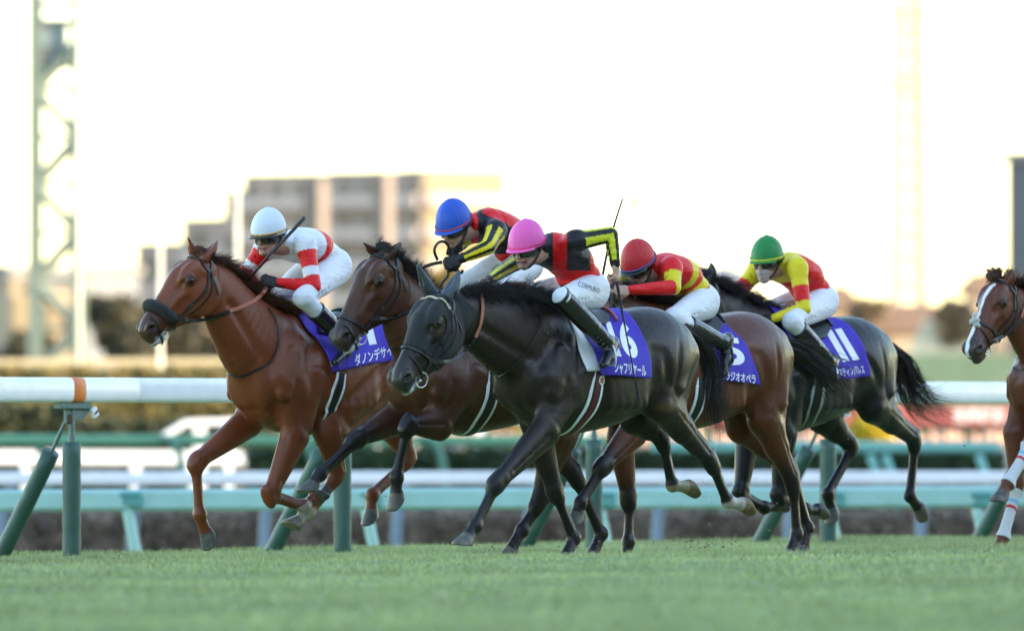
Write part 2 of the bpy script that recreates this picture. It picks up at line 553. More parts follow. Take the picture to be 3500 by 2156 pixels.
    for nm, sd in (('hl', 1), ('hr', -1)):
        lg = sp[nm]; tt = lg.get('t', (.17, .13, .12, .115))
        S, K, Ft, Hf = [H.p(*lg['p'][i], tt[i] * sd) for i in range(4)]
        H.legs[nm] = (S, K, Ft, Hf)
        hip = P(-.50, .125 * sd, 1.36)
        f.add(Cap(hip, S, .235, .125, .14, .090, bdir=T), .05)
        dn = unit(Ft - S); bk = np.array((dn[2], 0, -dn[0]))
        if bk[0] > .3: bk = -bk
        gdir = unit(K - S); gb = np.array((gdir[2], 0, -gdir[0]))
        f.add(Cap(P(-.66, .115 * sd, 1.33), S + (K - S) * .25 + gb * .05, .14, .10, .07, .055, bdir=T), .05)
        f.add(Cap(S - (K - S) * .02, S + (K - S) * .45, .125, .082, .092, .062, bdir=T), .04)
        f.add(Cap(S + (K - S) * .40, K, .090, .060, .052, .040, bdir=T), .03)
        hk = K + bk * .056 + unit(S - K) * .04
        f.add(Cap(S + (K - S) * .55 + gb * .050, hk, .026, .020, .020, .018, bdir=T), .02)
        f.add(Cap(K + unit(S - K) * .04, K + unit(Ft - K) * .05, .058, .045, .053, .041, bdir=T), .02)
        f.add(Cap(hk, K + unit(Ft - K) * .10 + bk * .028, .023, .022, .022, .020, bdir=T), .015)
        _lower(f, H, K, Ft, Hf, T, 1.08, lg, bk)
    for p in sp.get('extra', []): p(f, H, P)
    # grooves and bellies that model the muscles
    for sd in (1, -1):
        E = H.legs['fl' if sd > 0 else 'fr'][0]; K = H.legs['fl' if sd > 0 else 'fr'][1]
        f.add(Cap(P(.40, .235 * sd, 1.20), E + np.array((-.05, .05 * sd, .06)), .075, .035, .060, .028, bdir=T), .02)          # triceps
        f.add(Cap(P(.60, .20 * sd, 1.34), P(.70, .205 * sd, 1.08), .045, .026, .055, .034, bdir=T), .03)
        f.add(Cap(P(.48, .17 * sd, 1.42), P(.57, .215 * sd, 1.18), .030, .018, .045, .024, bdir=T), .03)
        f.add(Cap(E + (K - E) * .02 + np.array((.045, .035 * sd, .02)), E + (K - E) * .62 + np.array((.02, .03 * sd, 0)), .034, .022, .018, .014, bdir=T), .012)
        f.sub(Cap(E + (K - E) * .10 + np.array((0, .080 * sd, 0)), E + (K - E) * .75 + np.array((0, .052 * sd, 0)), .006, .010, .004, .008, bdir=T), .02)
        S = H.legs['hl' if sd > 0 else 'hr'][0]; Kh = H.legs['hl' if sd > 0 else 'hr'][1]
        f.add(Cap(P(-.60, .185 * sd, 1.44), S + np.array((-.10, .075 * sd, .10)), .085, .030, .080, .030, bdir=T), .025)         # biceps femoris
        f.add(Cap(P(-.34, .20 * sd, 1.38), S + np.array((.03, .06 * sd, .07)), .07, .030, .06, .030, bdir=T), .025)
        f.sub(Cap(P(-.46, .30 * sd, 1.44), S + np.array((-.02, .125 * sd, .10)), .010, .012, .010, .010, bdir=T), .035)
        f.add(Ell(S + np.array((.035, .02 * sd, -.01)), ((1, 0, 0), T, (0, 0, 1)), (.055, .07, .065)), .03)                      # stifle
        f.add(Cap(S + (Kh - S) * .12 + np.array((.02, .05 * sd, 0)), S + (Kh - S) * .62 + np.array((.01, .03 * sd, 0)), .045, .022, .022, .012, bdir=T), .014)
        f.sub(Cap(S + (Kh - S) * .15 + np.array((-.02, .095 * sd, 0)), S + (Kh - S) * .85 + np.array((-.02, .045 * sd, 0)), .006, .010, .004, .008, bdir=T), .02)
        for r_ in range(5):
            F0 = .24 - .085 * r_
            f.add(Cap(P(F0 + .03, .243 * sd, 1.26), P(F0 - .03, .254 * sd, 1.02), .012, .012, .010, .010, bdir=T), .09)
        # jugular groove and neck muscle
        a_, b_ = npts[-2], npts[1]
        f.sub(Cap(a_ + np.array((0, nr[-2][1] * sd, 0)) - np.array((0, 0, .06)), b_ + np.array((.06, nr[1][1] * sd, -.11)), .014, .012, .016, .012, bdir=T), .05)
        E = H.legs['fl' if sd > 0 else 'fr'][0]
        f.sub(Cap(P(.29, .300 * sd, 1.02), P(.34, .292 * sd, 1.28), .012, .012, .010, .010, bdir=T), .05)
        f.sub(Cap(P(-.16, .33 * sd, 1.10), P(-.20, .31 * sd, 1.34), .03, .02, .03, .02, bdir=T), .08)
        
        S = H.legs['hl' if sd > 0 else 'hr'][0]
        f.sub(Cap(P(-.72, .255 * sd, 1.28), S + np.array((-.12, .10 * sd, .02)), .012, .016, .010, .012, bdir=T), .06)
        f.sub(Cap(P(-.28, .315 * sd, 1.33), S + np.array((.06, .13 * sd, .12)), .012, .012, .010, .010, bdir=T), .06)
    V, F = f.run()
    V = relax(V, F, 1, .4)
    return V, F

def _lower(f, H, K, Ft, Hf, T, w, lg, bk):
    d = unit(Ft - K); b2 = np.array((d[2], 0, -d[0]))
    if b2.dot(bk) < 0: b2 = -b2
    m = K + (Ft - K) * .45
    f.chain([K + d * .03, m, Ft], [(.040 * w, .036), (.029 * w, .026), (.036, .032)], T, .018)
    f.add(Cap(K + d * .07 + b2 * .030, Ft + b2 * .024, .016, .015, .017, .016, bdir=T), .006)      # tendons
    f.add(Ell(Ft + b2 * .008, (d, T, b2), (.046, .039, .046)), .02)
    p = unit(Hf - Ft); L = np.linalg.norm(Hf - Ft)
    C = Ft + p * L * .58
    f.add(Cap(Ft, C, .034, .031, .038, .038, bdir=T), .02)
    # sole normal: pastern direction turned 40 degrees about the lateral axis
    a = R(lg.get('sole', 40)); n = np.array((p[0] * math.cos(a) + p[2] * math.sin(a), p[1], -p[0] * math.sin(a) + p[2] * math.cos(a))); n = unit(n)
    tl = Ft + p * (L * .58 + .082)
    fwd = unit(np.cross(T, n)); 
    if fwd.dot(p) < 0: fwd = -fwd
    H.hoofs = getattr(H, 'hoofs', [])
    sp0 = C + n * .058
    hk = Cap(C - p * .008 + b2 * .006, C + p * .098 + b2 * .004, .042, .040, .066, .060, bdir=T, cap=.4, clip=[(sp0, n)])
    f.add(hk, .006)
    H.hoofs.append(dict(C=C, n=n, p=p, fwd=fwd, sole=sp0, r=.056, Ft=Ft))
# ------------------------------------------------------------------ surfaces laid on a horse
def clip_mesh(V, F, val):
    """keep the part of a quad mesh where val > 0, cutting faces exactly along val = 0"""
    T = np.vstack([F[:, [0, 1, 2]], F[:, [0, 2, 3]]])
    s = val[T] > 0; c = s.sum(axis=1)
    out = [tuple(t) for t in T[c == 3].tolist()]
    V2 = V.tolist(); cache = {}
    def cut(a, b):
        k = (min(a, b), max(a, b))
        if k not in cache:
            t = val[a] / (val[a] - val[b])
            cache[k] = len(V2); V2.append((V[a] + (V[b] - V[a]) * t).tolist())
        return cache[k]
    for tr in T[(c == 1) | (c == 2)].tolist():
        poly = []
        for i in range(3):
            a, b = tr[i], tr[(i + 1) % 3]
            if val[a] > 0: poly.append(a)
            if (val[a] > 0) != (val[b] > 0): poly.append(cut(a, b))
        out.append(tuple(poly))
    used = sorted({i for q in out for i in q}); mp = {k: i for i, k in enumerate(used)}
    return np.array([V2[i] for i in used]), [tuple(mp[i] for i in q) for q in out], used
def vnormals(V, F):
    n = np.zeros_like(V)
    F = np.asarray(F)
    fn = np.cross(V[F[:, 2]] - V[F[:, 0]], V[F[:, 3]] - V[F[:, 1]])
    for i in range(4):
        for q in range(3): n[:, q] += np.bincount(F[:, i], fn[:, q], len(V))
    return n / (np.linalg.norm(n, axis=1)[:, None] + 1e-12)
def thicken(V, F, off):
    """give an open sheet a real thickness; off = displacement vectors to the outer side"""
    n = len(V); F = [tuple(q) for q in F]
    ed = {}
    for q in F:
        for i in range(len(q)):
            a, b = q[i], q[(i + 1) % len(q)]
            if (b, a) in ed: del ed[(b, a)]
            else: ed[(a, b)] = 1
    F2 = [tuple(i + n for i in q) for q in F] + [q[::-1] for q in F] + [(a, b, b + n, a + n) for a, b in ed]
    return np.vstack([V, V + off]), F2

class Dress:
    """places tack on the finished skin of a horse (local coordinates)"""
    def __init__(s, H, V, F, root):
        s.H, s.V, s.F, s.root = H, V, F, root
        s.N = vnormals(V, F)
        s.bvh = bvh_of(V, F)
        s.cam = Vector(H.l(np.array((0, 0, CAM_H))))
    def cast(s, o, d, dist=1e9, bvh=None):
        h = (bvh or s.bvh).ray_cast(Vector(o), Vector(d).normalized(), dist)
        return (np.array(h[0]), np.array(h[1])) if h[0] is not None else (None, None)
    def hit(s, px, py, bvh=None):
        P = Vector(s.H.l(at(px, py, s.H.Y0)))
        return s.cast(s.cam, P - s.cam, bvh=bvh)
    def hits(s, pts, off=.004, n=8, bvh=None):
        """pixel poly-line laid onto the skin; returns centre points and normals"""
        C = catmull(pts, n); P, M = [], []
        for q in C:
            p, nn = s.hit(q[0], q[1], bvh)
            if p is None:
                continue
            P.append(p); M.append(nn)
        P, M = np.array(P), np.array(M)
        for _ in range(2):
            M[1:-1] = M[:-2] + 2 * M[1:-1] + M[2:]
            M /= np.linalg.norm(M, axis=1)[:, None]
        return P + M * off, M
    def strap(s, P, M, w, th, mb):
        P = np.array(P); M = np.array(M)
        T = np.gradient(P, axis=0); W = np.cross(T, M); W /= np.linalg.norm(W, axis=1)[:, None] + 1e-12
        w = np.full(len(P), w) if np.isscalar(w) else np.array(w)
        mb.ribbon(s.H.w(P), (W * w[:, None] / 2) @ s.H.M, th, M @ s.H.M)
    def pxstrap(s, pts, w, mb, off=.003, th=.004, n=8):
        P, M = s.hits(pts, off, n)
        if len(P) > 2: s.strap(P, M, w, th, mb)
    def headside(s, pts, sd, w, mb, off=.003, th=.005, n=6):
        """strap on the side of the head through (u, n) points"""
        H = s.H; P, M = [], []
        for u, nn in catmull(pts, n):
            o = H.hp(u, nn, .4 * sd)
            p, m = s.cast(o, -H.hl * sd, .6)
            if p is None: continue
            P.append(p + m * off); M.append(m)
        if len(P) > 2: s.strap(P, M, w, th, mb)
    def headring(s, u, nc, tilt, w, mb, a0=-180, a1=180, off=.003, th=.005, nseg=40):
        H = s.H; P, M = [], []
        c = H.hp(u, nc, 0)
        for a in np.linspace(R(a0), R(a1), nseg):
            d = unit(math.cos(a) * (H.hn + H.he * tilt) + math.sin(a) * H.hl)
            p, m = s.cast(c + d * .20 * H.hs, -d, .4)
            if p is None: continue
            P.append(p + m * off); M.append(m)
        if len(P) > 2: s.strap(P, M, w, th, mb)
    # ---- around the trunk: F along the horse, phi from the spine down the left side
    ZC = 1.22
    def trunk(s, F, phi, off=0.0):
        d = np.array((0, math.sin(phi), math.cos(phi)))
        o = np.array((F, 0, s.ZC))
        p, m = s.cast(o, d, .6)
        if p is None: p, m = o + d * .3, d
        if m.dot(d) < 0: m = -m
        # never follow the legs: stay on the barrel
        r = (p - o).dot(d)
        x = np.clip(F, -.8, .8); hw = np.interp(x, [-.76, -.64, -.45, -.22, .05, .33, .55, .72], [.18, .24, .29, .315, .315, .285, .255, .21]) + .02
        zb = np.interp(x, [-.64, -.45, -.22, .05, .33, .55], [1.02, .985, .92, .855, .82, .835]); dn = s.ZC - zb
        if d[2] < .3:
            rl = 1 / math.sqrt((d[1] / hw) ** 2 + (min(d[2], 0) / dn) ** 2 + (max(d[2], 0) / .5) ** 2)
            if r > rl: p = o + d * rl; m = unit(np.array((0, d[1] / hw ** 2, d[2] / dn ** 2)))
        return p + m * off, m
    def fphi(s, px, py):
        for k in range(120):
            p, m = s.hit(px, py + (k // 2) * 4 * (1 if k % 2 else -1))
            if p is not None: break
        return p[0], math.atan2(p[1], p[2] - s.ZC)
    def sheet(s, cols, name, material, off, th, parent, flare=.0, wave=.0, nu=40, nv=64, both=True, seed=1):
        """cloth over the back. cols: list over u of (Ftop, Fbottom, phibottom)"""
        C = catmull(cols, max(2, nu // (len(cols) - 1))); nu = len(C)
        vs = np.linspace(-1 if both else 0, 1, nv)
        P = np.zeros((nu, nv, 3)); M = np.zeros((nu, nv, 3))
        rr = np.random.RandomState(seed)
        ph0, ph1 = rr.rand(2) * 6
        for i, (ft, fb, pb) in enumerate(C):
            for j, v in enumerate(vs):
                a = abs(v); F = ft + (fb - ft) * a
                p, m = s.trunk(F, v * pb, 0)
                k = off + flare * max(0, a - .55) / .45 + wave * sstep(a, .2, 1) * (math.sin(i / nu * 9 + ph0) * .6 + math.sin(i / nu * 17 + v * 5 + ph1) * .4)
                P[i, j] = p; M[i, j] = m
                P[i, j] += m * max(k, off * .8)
        for _ in range(3):
            Q = P.copy()
            Q[1:-1] = (P[:-2] + 2 * P[1:-1] + P[2:]) / 4
            P2 = Q.copy(); P2[:, 1:-1] = (Q[:, :-2] + 2 * Q[:, 1:-1] + Q[:, 2:]) / 4
            P = P2
        V = P.reshape(-1, 3); MM = M.reshape(-1, 3)
        F = [(i * nv + j, (i + 1) * nv + j, (i + 1) * nv + j + 1, i * nv + j + 1) for i in range(nu - 1) for j in range(nv - 1)]
        bv = bvh_of(V + MM * th, F)
        V2, F2 = thicken(V, F, MM * th)
        o = mesh_obj(name, s.H.w(V2), F2, material, parent)
        return o, bv
    def text(s, body, quad, name, material, parent, bvh, off=.0025, bold=.02, squeeze=True):
        """letters printed on a cloth: quad = pixel origin, end of baseline, top of first letter"""
        cu = bpy.data.curves.new('t', 'FONT'); cu.body = body; cu.offset = bold; cu.resolution_u = 4
        ob = bpy.data.objects.new('t', cu); COL.objects.link(ob)
        bpy.context.view_layer.update()
        me = bpy.data.meshes.new_from_object(ob.evaluated_get(bpy.context.evaluated_depsgraph_get()))
        bpy.data.objects.remove(ob); bpy.data.curves.remove(cu)
        bm = bmesh.new(); bm.from_mesh(me); bpy.data.meshes.remove(me)
        bmesh.ops.remove_doubles(bm, verts=bm.verts, dist=1e-5)
        bmesh.ops.triangulate(bm, faces=bm.faces)
        xs = [v.co.x for v in bm.verts]; ys = [v.co.y for v in bm.verts]
        x0, x1, y0, y1 = min(xs), max(xs), min(ys), max(ys)
        for k in range(4):
            lim = (y1 - y0) / (8 if len(body) < 3 else 5)
            es = [e for e in bm.edges if e.calc_length() > lim]
            if not es: break
            bmesh.ops.subdivide_edges(bm, edges=es, cuts=1)
            bmesh.ops.triangulate(bm, faces=[f for f in bm.faces if len(f.verts) > 3])
        O, X, Y = [np.array(q, float) for q in quad]
        V, F = [], []; bad = set()
        for i, v in enumerate(bm.verts):
            v.index = i
            a, b = (v.co.x - x0) / (x1 - x0), (v.co.y - y0) / (y1 - y0)
            q = O + (X - O) * a + (Y - O) * b
            p, m = s.hit(q[0], q[1], bvh)
            if p is None: bad.add(i); p, m = np.zeros(3), np.array((0, 1, 0))
            else:
                if m.dot(np.array(s.cam) - p) < 0: m = -m
            V.append(p + m * off)
        F = [tuple(v.index for v in f.verts) for f in bm.faces if not any(v.index in bad for v in f.verts)]
        bm.free()
        return mesh_obj(name, s.H.w(np.array(V)), F, material, parent, smooth=False)
    def shell(s, val, name, material, off=.004, parent=None):
        """close-fitting cover made of the skin itself where val > 0"""
        V, F, used = clip_mesh(s.V, s.F, val)
        # normals of the clipped points by nearest skin point
        M = np.array([np.array(s.bvh.find_nearest(Vector(p))[1]) for p in V])
        idx = [u for u in used if u < len(s.V)]
        M[:len(idx)] = s.N[idx]
        V2, F2 = thicken(V + M * .0006, F, M * off)
        return mesh_obj(name, s.H.w(V2), F2, material, parent or s.root)

def hairs(name, strands, material, parent):
    """strands: list of (points array, base radius)"""
    m = len(strands[0][0])
    P = np.array([p for p, r in strands]); r = np.array([r for p, r in strands]); n = len(P)
    T = np.gradient(P, axis=1); T /= np.linalg.norm(T, axis=2)[:, :, None] + 1e-9
    u = np.cross(T, np.array((.3, -1.0, .2))); u /= np.linalg.norm(u, axis=2)[:, :, None] + 1e-9
    w = np.cross(T, u)
    rad = (r[:, None] * (1 - np.linspace(0, 1, m) ** 1.8 * .9)[None])[:, :, None]
    V = np.stack([P + rad * (math.cos(2.094 * k) * u + math.sin(2.094 * k) * w) for k in range(3)], axis=2).reshape(-1, 3)
    o = (np.arange(n) * m * 3)[:, None, None] + (np.arange(m - 1) * 3)[None, :, None]
    F = np.concatenate([np.stack([o + k, o + (k + 1) % 3, o + 3 + (k + 1) % 3, o + 3 + k], axis=-1).reshape(-1, 4) for k in range(3)])
    return mesh_obj(name, V, F, material, parent)

def hair_tufts(roots, dirs, lens, n, spread, droop, rr, rad=.0016, clump=8, curl=.12, seg=9):
    """roots/dirs/lens arrays along a line -> strands in tufts (world coordinates)"""
    out = []
    R_, D_, L_ = np.array(roots), np.array(dirs), np.array(lens)
    m = len(R_)
    tt = np.linspace(0, 1, seg)[:, None]
    for c in range(n // clump):
        x = rr.rand() * (m - 1); i = min(int(x), m - 2); f = x - i
        r0 = R_[i] * (1 - f) + R_[i + 1] * f; d0 = D_[i] * (1 - f) + D_[i + 1] * f; L0 = L_[i] * (1 - f) + L_[i + 1] * f
        d0 = unit(d0 + rr.randn(3) * spread); L0 *= .65 + .6 * rr.rand()
        bend = np.array((0, 0, -1.0)) * droop * (0.6 + .8 * rr.rand()) + rr.randn(3) * curl
        for k in range(clump):
            r = r0 + rr.randn(3) * .007; d = unit(d0 + rr.randn(3) * .07); L = L0 * (.70 + .4 * rr.rand())
            ph = rr.rand() * 6
            P = r + L * (tt * d + tt ** 2 * (bend + rr.randn(3) * .05) * .75) + .010 * np.sin(tt * 6 + ph) * tt * rr.randn(3)
            out.append((P, rad * (.7 + .6 * rr.rand())))
    return out

def coat_colors(H, sp, V, seed=0):
    """true coat markings: base, dark points, socks, blaze, hooves"""
    n = len(V); base = np.array(sp['coat'], float)
    C = np.tile(base, (n, 1))
    C *= (1 + .10 * vnoise(V, 5, seed) + .05 * vnoise(V, 17, seed + 3))[:, None]
    def mixin(m, col):
        nonlocal C
        C = C * (1 - m[:, None]) + np.array(col) * m[:, None]
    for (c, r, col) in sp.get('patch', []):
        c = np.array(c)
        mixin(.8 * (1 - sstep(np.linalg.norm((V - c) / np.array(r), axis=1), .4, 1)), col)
    u, nn, l = H.hinv(V)
    inhead = (np.abs(l) < .16) & (u > -.05) & (u < .75) & (nn > -.36) & (nn < .10)
    mixin(inhead * sstep(u + .25 * (nn + .1), .43, .56) * .8, sp.get('muzzle', (.035, .030, .030)))
    for sd in (1, -1):
        d = np.linalg.norm(V - H.hp(.575, -.040, .066 * sd), axis=1) / H.hs
        mixin(1 - sstep(d, .018, .03), (.02, .012, .012))
        d = np.linalg.norm(V - H.hp(.207, -.040, .106 * sd), axis=1) / H.hs
        mixin(.7 * (1 - sstep(d, .028, .048)), (.02, .015, .012))
    if sp.get('blaze'):
        w = np.interp(u, [.07, .10, .16, .30, .42, .50, .60], [.0, .020, .017, .010, .013, .017, .02]) * (1 + .2 * vnoise(V, 60, 5))
        lc = np.interp(u, [.1, .3, .6], sp['blaze'])
        m = (np.abs(l - lc) < w) & (nn > -.055) & inhead & (u > .07)
        m = inhead * (nn > -.06) * (1 - sstep(np.abs(l - lc) / np.maximum(w, 1e-4), .85, 1.1)) * (u > .07)
        mixin(m, (.75, .74, .74))
    if sp.get('star'):
        d = np.sqrt(((u - .15) / .02) ** 2 + (l / .006) ** 2)
        mixin(inhead * (nn > 0) * (1 - sstep(d, .7, 1.2)) * .6, (.4, .36, .33))
    if sp.get('foam'):
        # foam whitens the lips below the mouth line
        m = inhead * sstep(u, .49, .54) * sstep(-nn, .112, .125) * (.55 + .6 * vnoise(V, 70, 2))
        mixin(np.clip(m, 0, .85), (.55, .56, .56))
    for nm, (E, K, Ft, Hf) in H.legs.items():
        lg = sp[nm]
        t1, d1 = seg_par(V, E, K); t2, d2 = seg_par(V, K, Ft); t3, d3 = seg_par(V, Ft, Hf)
        near = np.minimum(d2, d3)
        if sp.get('points') is not None:
            m = np.where(d1 < np.minimum(d2, d3), sstep(t1, .35, .95) * (d1 < .10), (near < .10) * 1.0)
            mixin(m * .95, sp['points'])
        if lg.get('sock') is not None:
            h0 = lg['sock']        # how far up the cannon
            m = np.where(d3 < d2, 1.0, sstep(t2, 1 - h0 - .06, 1 - h0)) * (near < .10)
            mixin(m * (.75 + .2 * vnoise(V, 40, 4)), lg.get('sockcol', (.50, .47, .42)))
    for h, nm in zip(H.hoofs, ('fl', 'fr', 'hl', 'hr')):
        q = (V - h['C']); ax = q @ h['p']; rad = np.linalg.norm(q - ax[:, None] * h['p'], axis=1)
        m = sstep(ax, -.004, .004) * (rad < .10) * (ax < .14)
        col = np.array(sp[nm].get('hoof', (.13, .125, .12))) * .55
        mixin(m, col)
        mud = m * np.clip(vnoise(V, 55, 9) * .8, 0, .6)
        mixin(mud, (.20, .17, .11))
    return np.clip(C, 0.004, 1)

def coat_mat():
    if 'coat' in MATS: return MATS['coat']
    m, nt, b = nodes_of('horse_coat'); L = nt.links.new
    a = N(nt, 'ShaderNodeVertexColor', layer_name='Col')
    tc = N(nt, 'ShaderNodeTexCoord')
    mp = N(nt, 'ShaderNodeMapping'); mp.inputs['Scale'].default_value = (1, 1, .55); mp.inputs['Rotation'].default_value = (0, .5, .9)
    L(tc.outputs['Object'], mp.inputs[0])
    n1 = N(nt, 'ShaderNodeTexNoise', i_Scale=9.0, i_Detail=6.0, i_Roughness=.65); L(mp.outputs[0], n1.inputs['Vector'])
    n2 = N(nt, 'ShaderNodeTexNoise', i_Scale=340.0, i_Detail=2.0); L(mp.outputs[0], n2.inputs['Vector'])
    mr = N(nt, 'ShaderNodeMapRange'); mr.inputs['To Min'].default_value = .72; mr.inputs['To Max'].default_value = 1.28
    L(n1.outputs[0], mr.inputs['Value'])
    hs = N(nt, 'ShaderNodeHueSaturation'); L(a.outputs[0], hs.inputs['Color']); L(mr.outputs[0], hs.inputs['Value'])
    L(hs.outputs[0], b.inputs['Base Color'])
    b1 = N(nt, 'ShaderNodeBump', i_Strength=.5, i_Distance=.012); L(n1.outputs[0], b1.inputs['Height'])
    b2 = N(nt, 'ShaderNodeBump', i_Strength=.35, i_Distance=.003); L(n2.outputs[0], b2.inputs['Height']); L(b1.outputs[0], b2.inputs['Normal'])
    n3 = N(nt, 'ShaderNodeTexNoise', i_Scale=5.0, i_Detail=5.0, i_Roughness=.6); L(tc.outputs['Object'], n3.inputs['Vector'])
    r3 = N(nt, 'ShaderNodeMapRange'); r3.inputs['From Min'].default_value = .3; r3.inputs['From Max'].default_value = .7; r3.inputs['To Min'].default_value = .22; r3.inputs['To Max'].default_value = .50
    L(n3.outputs[0], r3.inputs['Value']); L(r3.outputs[0], b.inputs['Roughness'])
    # raised veins: thin ridges where a warped noise crosses its middle value
    n4 = N(nt, 'ShaderNodeTexNoise', i_Scale=4.2, i_Detail=1.0, i_Distortion=1.2); L(mp.outputs[0], n4.inputs['Vector'])
    s4 = N(nt, 'ShaderNodeMath', operation='SUBTRACT'); s4.inputs[1].default_value = .5; L(n4.outputs[0], s4.inputs[0])
    a4 = N(nt, 'ShaderNodeMath', operation='ABSOLUTE'); L(s4.outputs[0], a4.inputs[0])
    r4 = N(nt, 'ShaderNodeMapRange'); r4.inputs['From Max'].default_value = .016; r4.inputs['To Min'].default_value = 1; r4.inputs['To Max'].default_value = 0; L(a4.outputs[0], r4.inputs['Value'])
    b4 = N(nt, 'ShaderNodeBump', i_Strength=.14, i_Distance=.003); L(r4.outputs[0], b4.inputs['Height']); L(b2.outputs[0], b4.inputs['Normal']); L(b4.outputs[0], b.inputs['Normal'])
    b.inputs['Specular IOR Level'].default_value = .34
    b.inputs['Sheen Weight'].default_value = .0
    MATS['coat'] = m
    return m

M_BLACK = mat('black_leather', (.012, .012, .013), rough=.38, bump=.15, bscale=150)
M_METAL = mat('polished_steel', (.75, .75, .76), rough=.2, metal=1.0)
M_RUBBER = mat('orange_rubber_grip', (.50, .17, .10), rough=.6, noise=.08, nscale=80, bump=.6, bscale=500)
M_PURPLE = mat('purple_cloth', (.062, .038, .42), rough=.7, noise=.05, nscale=12, bump=1.8, bscale=6, spec=.3, stretch=(1.5, 1.5, .6))
M_PRINT = mat('white_print', (.82, .82, .84), rough=.6, noise=.02, nscale=50)
M_WPAD = mat('white_pad', (.75, .76, .78), rough=.8, noise=.04, nscale=20, bump=.3, bscale=60)
M_EYE = mat('dark_eye', (.006, .004, .004), rough=.12)
M_BOOT = mat('black_boot_leather', (.012, .012, .014), rough=.16, bump=.6, bscale=28, coat=.3)
M_MAROON = mat('maroon_leather', (.12, .012, .02), rough=.4)

def make_horse(H, sp, label):
    V, F = build_body(H, sp)
    g = H.o.copy()
    root = thing('racehorse', tuple(H.o), label, 'racehorse', 'horses galloping along the rail')
    C = coat_colors(H, sp, V, sp.get('seed', 0))
    mesh_obj('body', H.w(V), F, coat_mat(), root, cols=C)
    D = Dress(H, V, F, root)
    H.D = D
    # eyes
    for sd in (1, -1):
        mb = MB(); c = H.w(H.hp(.208, -.041, .1005 * sd)); r = .0205 * H.hs
        for i in range(13):
            th = math.pi * i / 12
            for k in range(16):
                ph = 2 * math.pi * k / 16
                mb.v.append(tuple(c + r * np.array((math.sin(th) * math.cos(ph), math.sin(th) * math.sin(ph), math.cos(th)))))
        mb.f = [(i * 16 + k, (i + 1) * 16 + k, (i + 1) * 16 + (k + 1) % 16, i * 16 + (k + 1) % 16) for i in range(12) for k in range(16)]
        mb.build('eye', M_EYE, root, smooth=True)
    rr = np.random.RandomState(sp.get('seed', 0) + 11)
    hm = mat('mane_' + sp['mane'], {'black': (.036, .030, .028), 'chestnut': (.110, .040, .020), 'brown': (.02, .012, .010)}[sp['mane']], rough=.36, noise=.3, nscale=90)
    # mane along the crest
    rts, dr, ln = [], [], []
    for q in catmull(sp['crest'], 6):
        P = H.p(q[0], q[1] + 40, 0)
        p, m = D.cast(P + np.array((0, 0, .5)), (0, 0, -1))
        if p is None: continue
        rts.append(H.w(p - np.array((0, 0, .006))))
        dr.append(np.array(sp.get('manedir', (.35, .1, .9)))); ln.append(q[2])
    st = hair_tufts(rts, dr, ln, sp.get('nmane', 900) * 2, sp.get('mspread', .20), sp.get('manedroop', .5), rr, clump=9)
    hairs('mane', st, hm, root)
    if sp.get('forelock', 1):
        r0 = [H.w(H.hp(.0, .0, -.02)), H.w(H.hp(.02, .012, .02))]
        st = hair_tufts(r0, [sp.get('fldir', np.array((-.1, -.3, .5)))] * 2, [sp.get('fllen', .11)] * 2, 420, .22, 1.0, rr, clump=10)
        hairs('forelock', st, hm, root)
    # tail
    tp = catmull([H.w(H.p(*q)) for q in sp['tail']], 5)
    st = []; m = len(tp)
    for c in range(int(sp.get('ntail', 70) * .55)):
        a0 = rr.rand() * .30 if c > 20 else rr.rand() * .04
        L = .55 + .45 * rr.rand(); off = rr.randn(3) * .045 * sp.get('tailspread', 1.0)
        wv = rr.randn(3) * .022; w2 = rr.randn(3) * .012; fq = 4 + 5 * rr.rand()
        for k in range(14):
            o2 = off + rr.randn(3) * .009
            s_ = np.linspace(a0, min(1, a0 + L), 12); idx = s_ * (m - 1)
            P = np.array([np.interp(idx, np.arange(m), tp[:, q]) for q in range(3)]).T
            kk = ((s_ - a0) / L)[:, None]
            sa = s_[:, None]
            P = P + o2 * (.06 + .5 * np.clip(sa * 3, 0, 1) + .9 * sa ** 1.5) + np.sin(kk * fq + c) * wv * kk + np.sin(kk * fq * 2.3 + k * .4) * w2 * kk + rr.randn(3) * .022 * kk ** 2
            st.append((P, .0017))
    hairs('tail', st, mat('mane_' + sp['mane'], None) if sp.get('tailsame', 1) else hm, root)
    return root, D
# ------------------------------------------------------------------ tack
def ring_mesh(c, n, r, wr, seg=24):
    n = unit(n); u = unit(np.cross(n, (0.2, 0.3, 1))); v = np.cross(n, u)
    return MB().tube([c + r * (math.cos(a) * u + math.sin(a) * v) for a in np.linspace(0, 2 * math.pi, seg + 1)], wr, 6, caps=False)

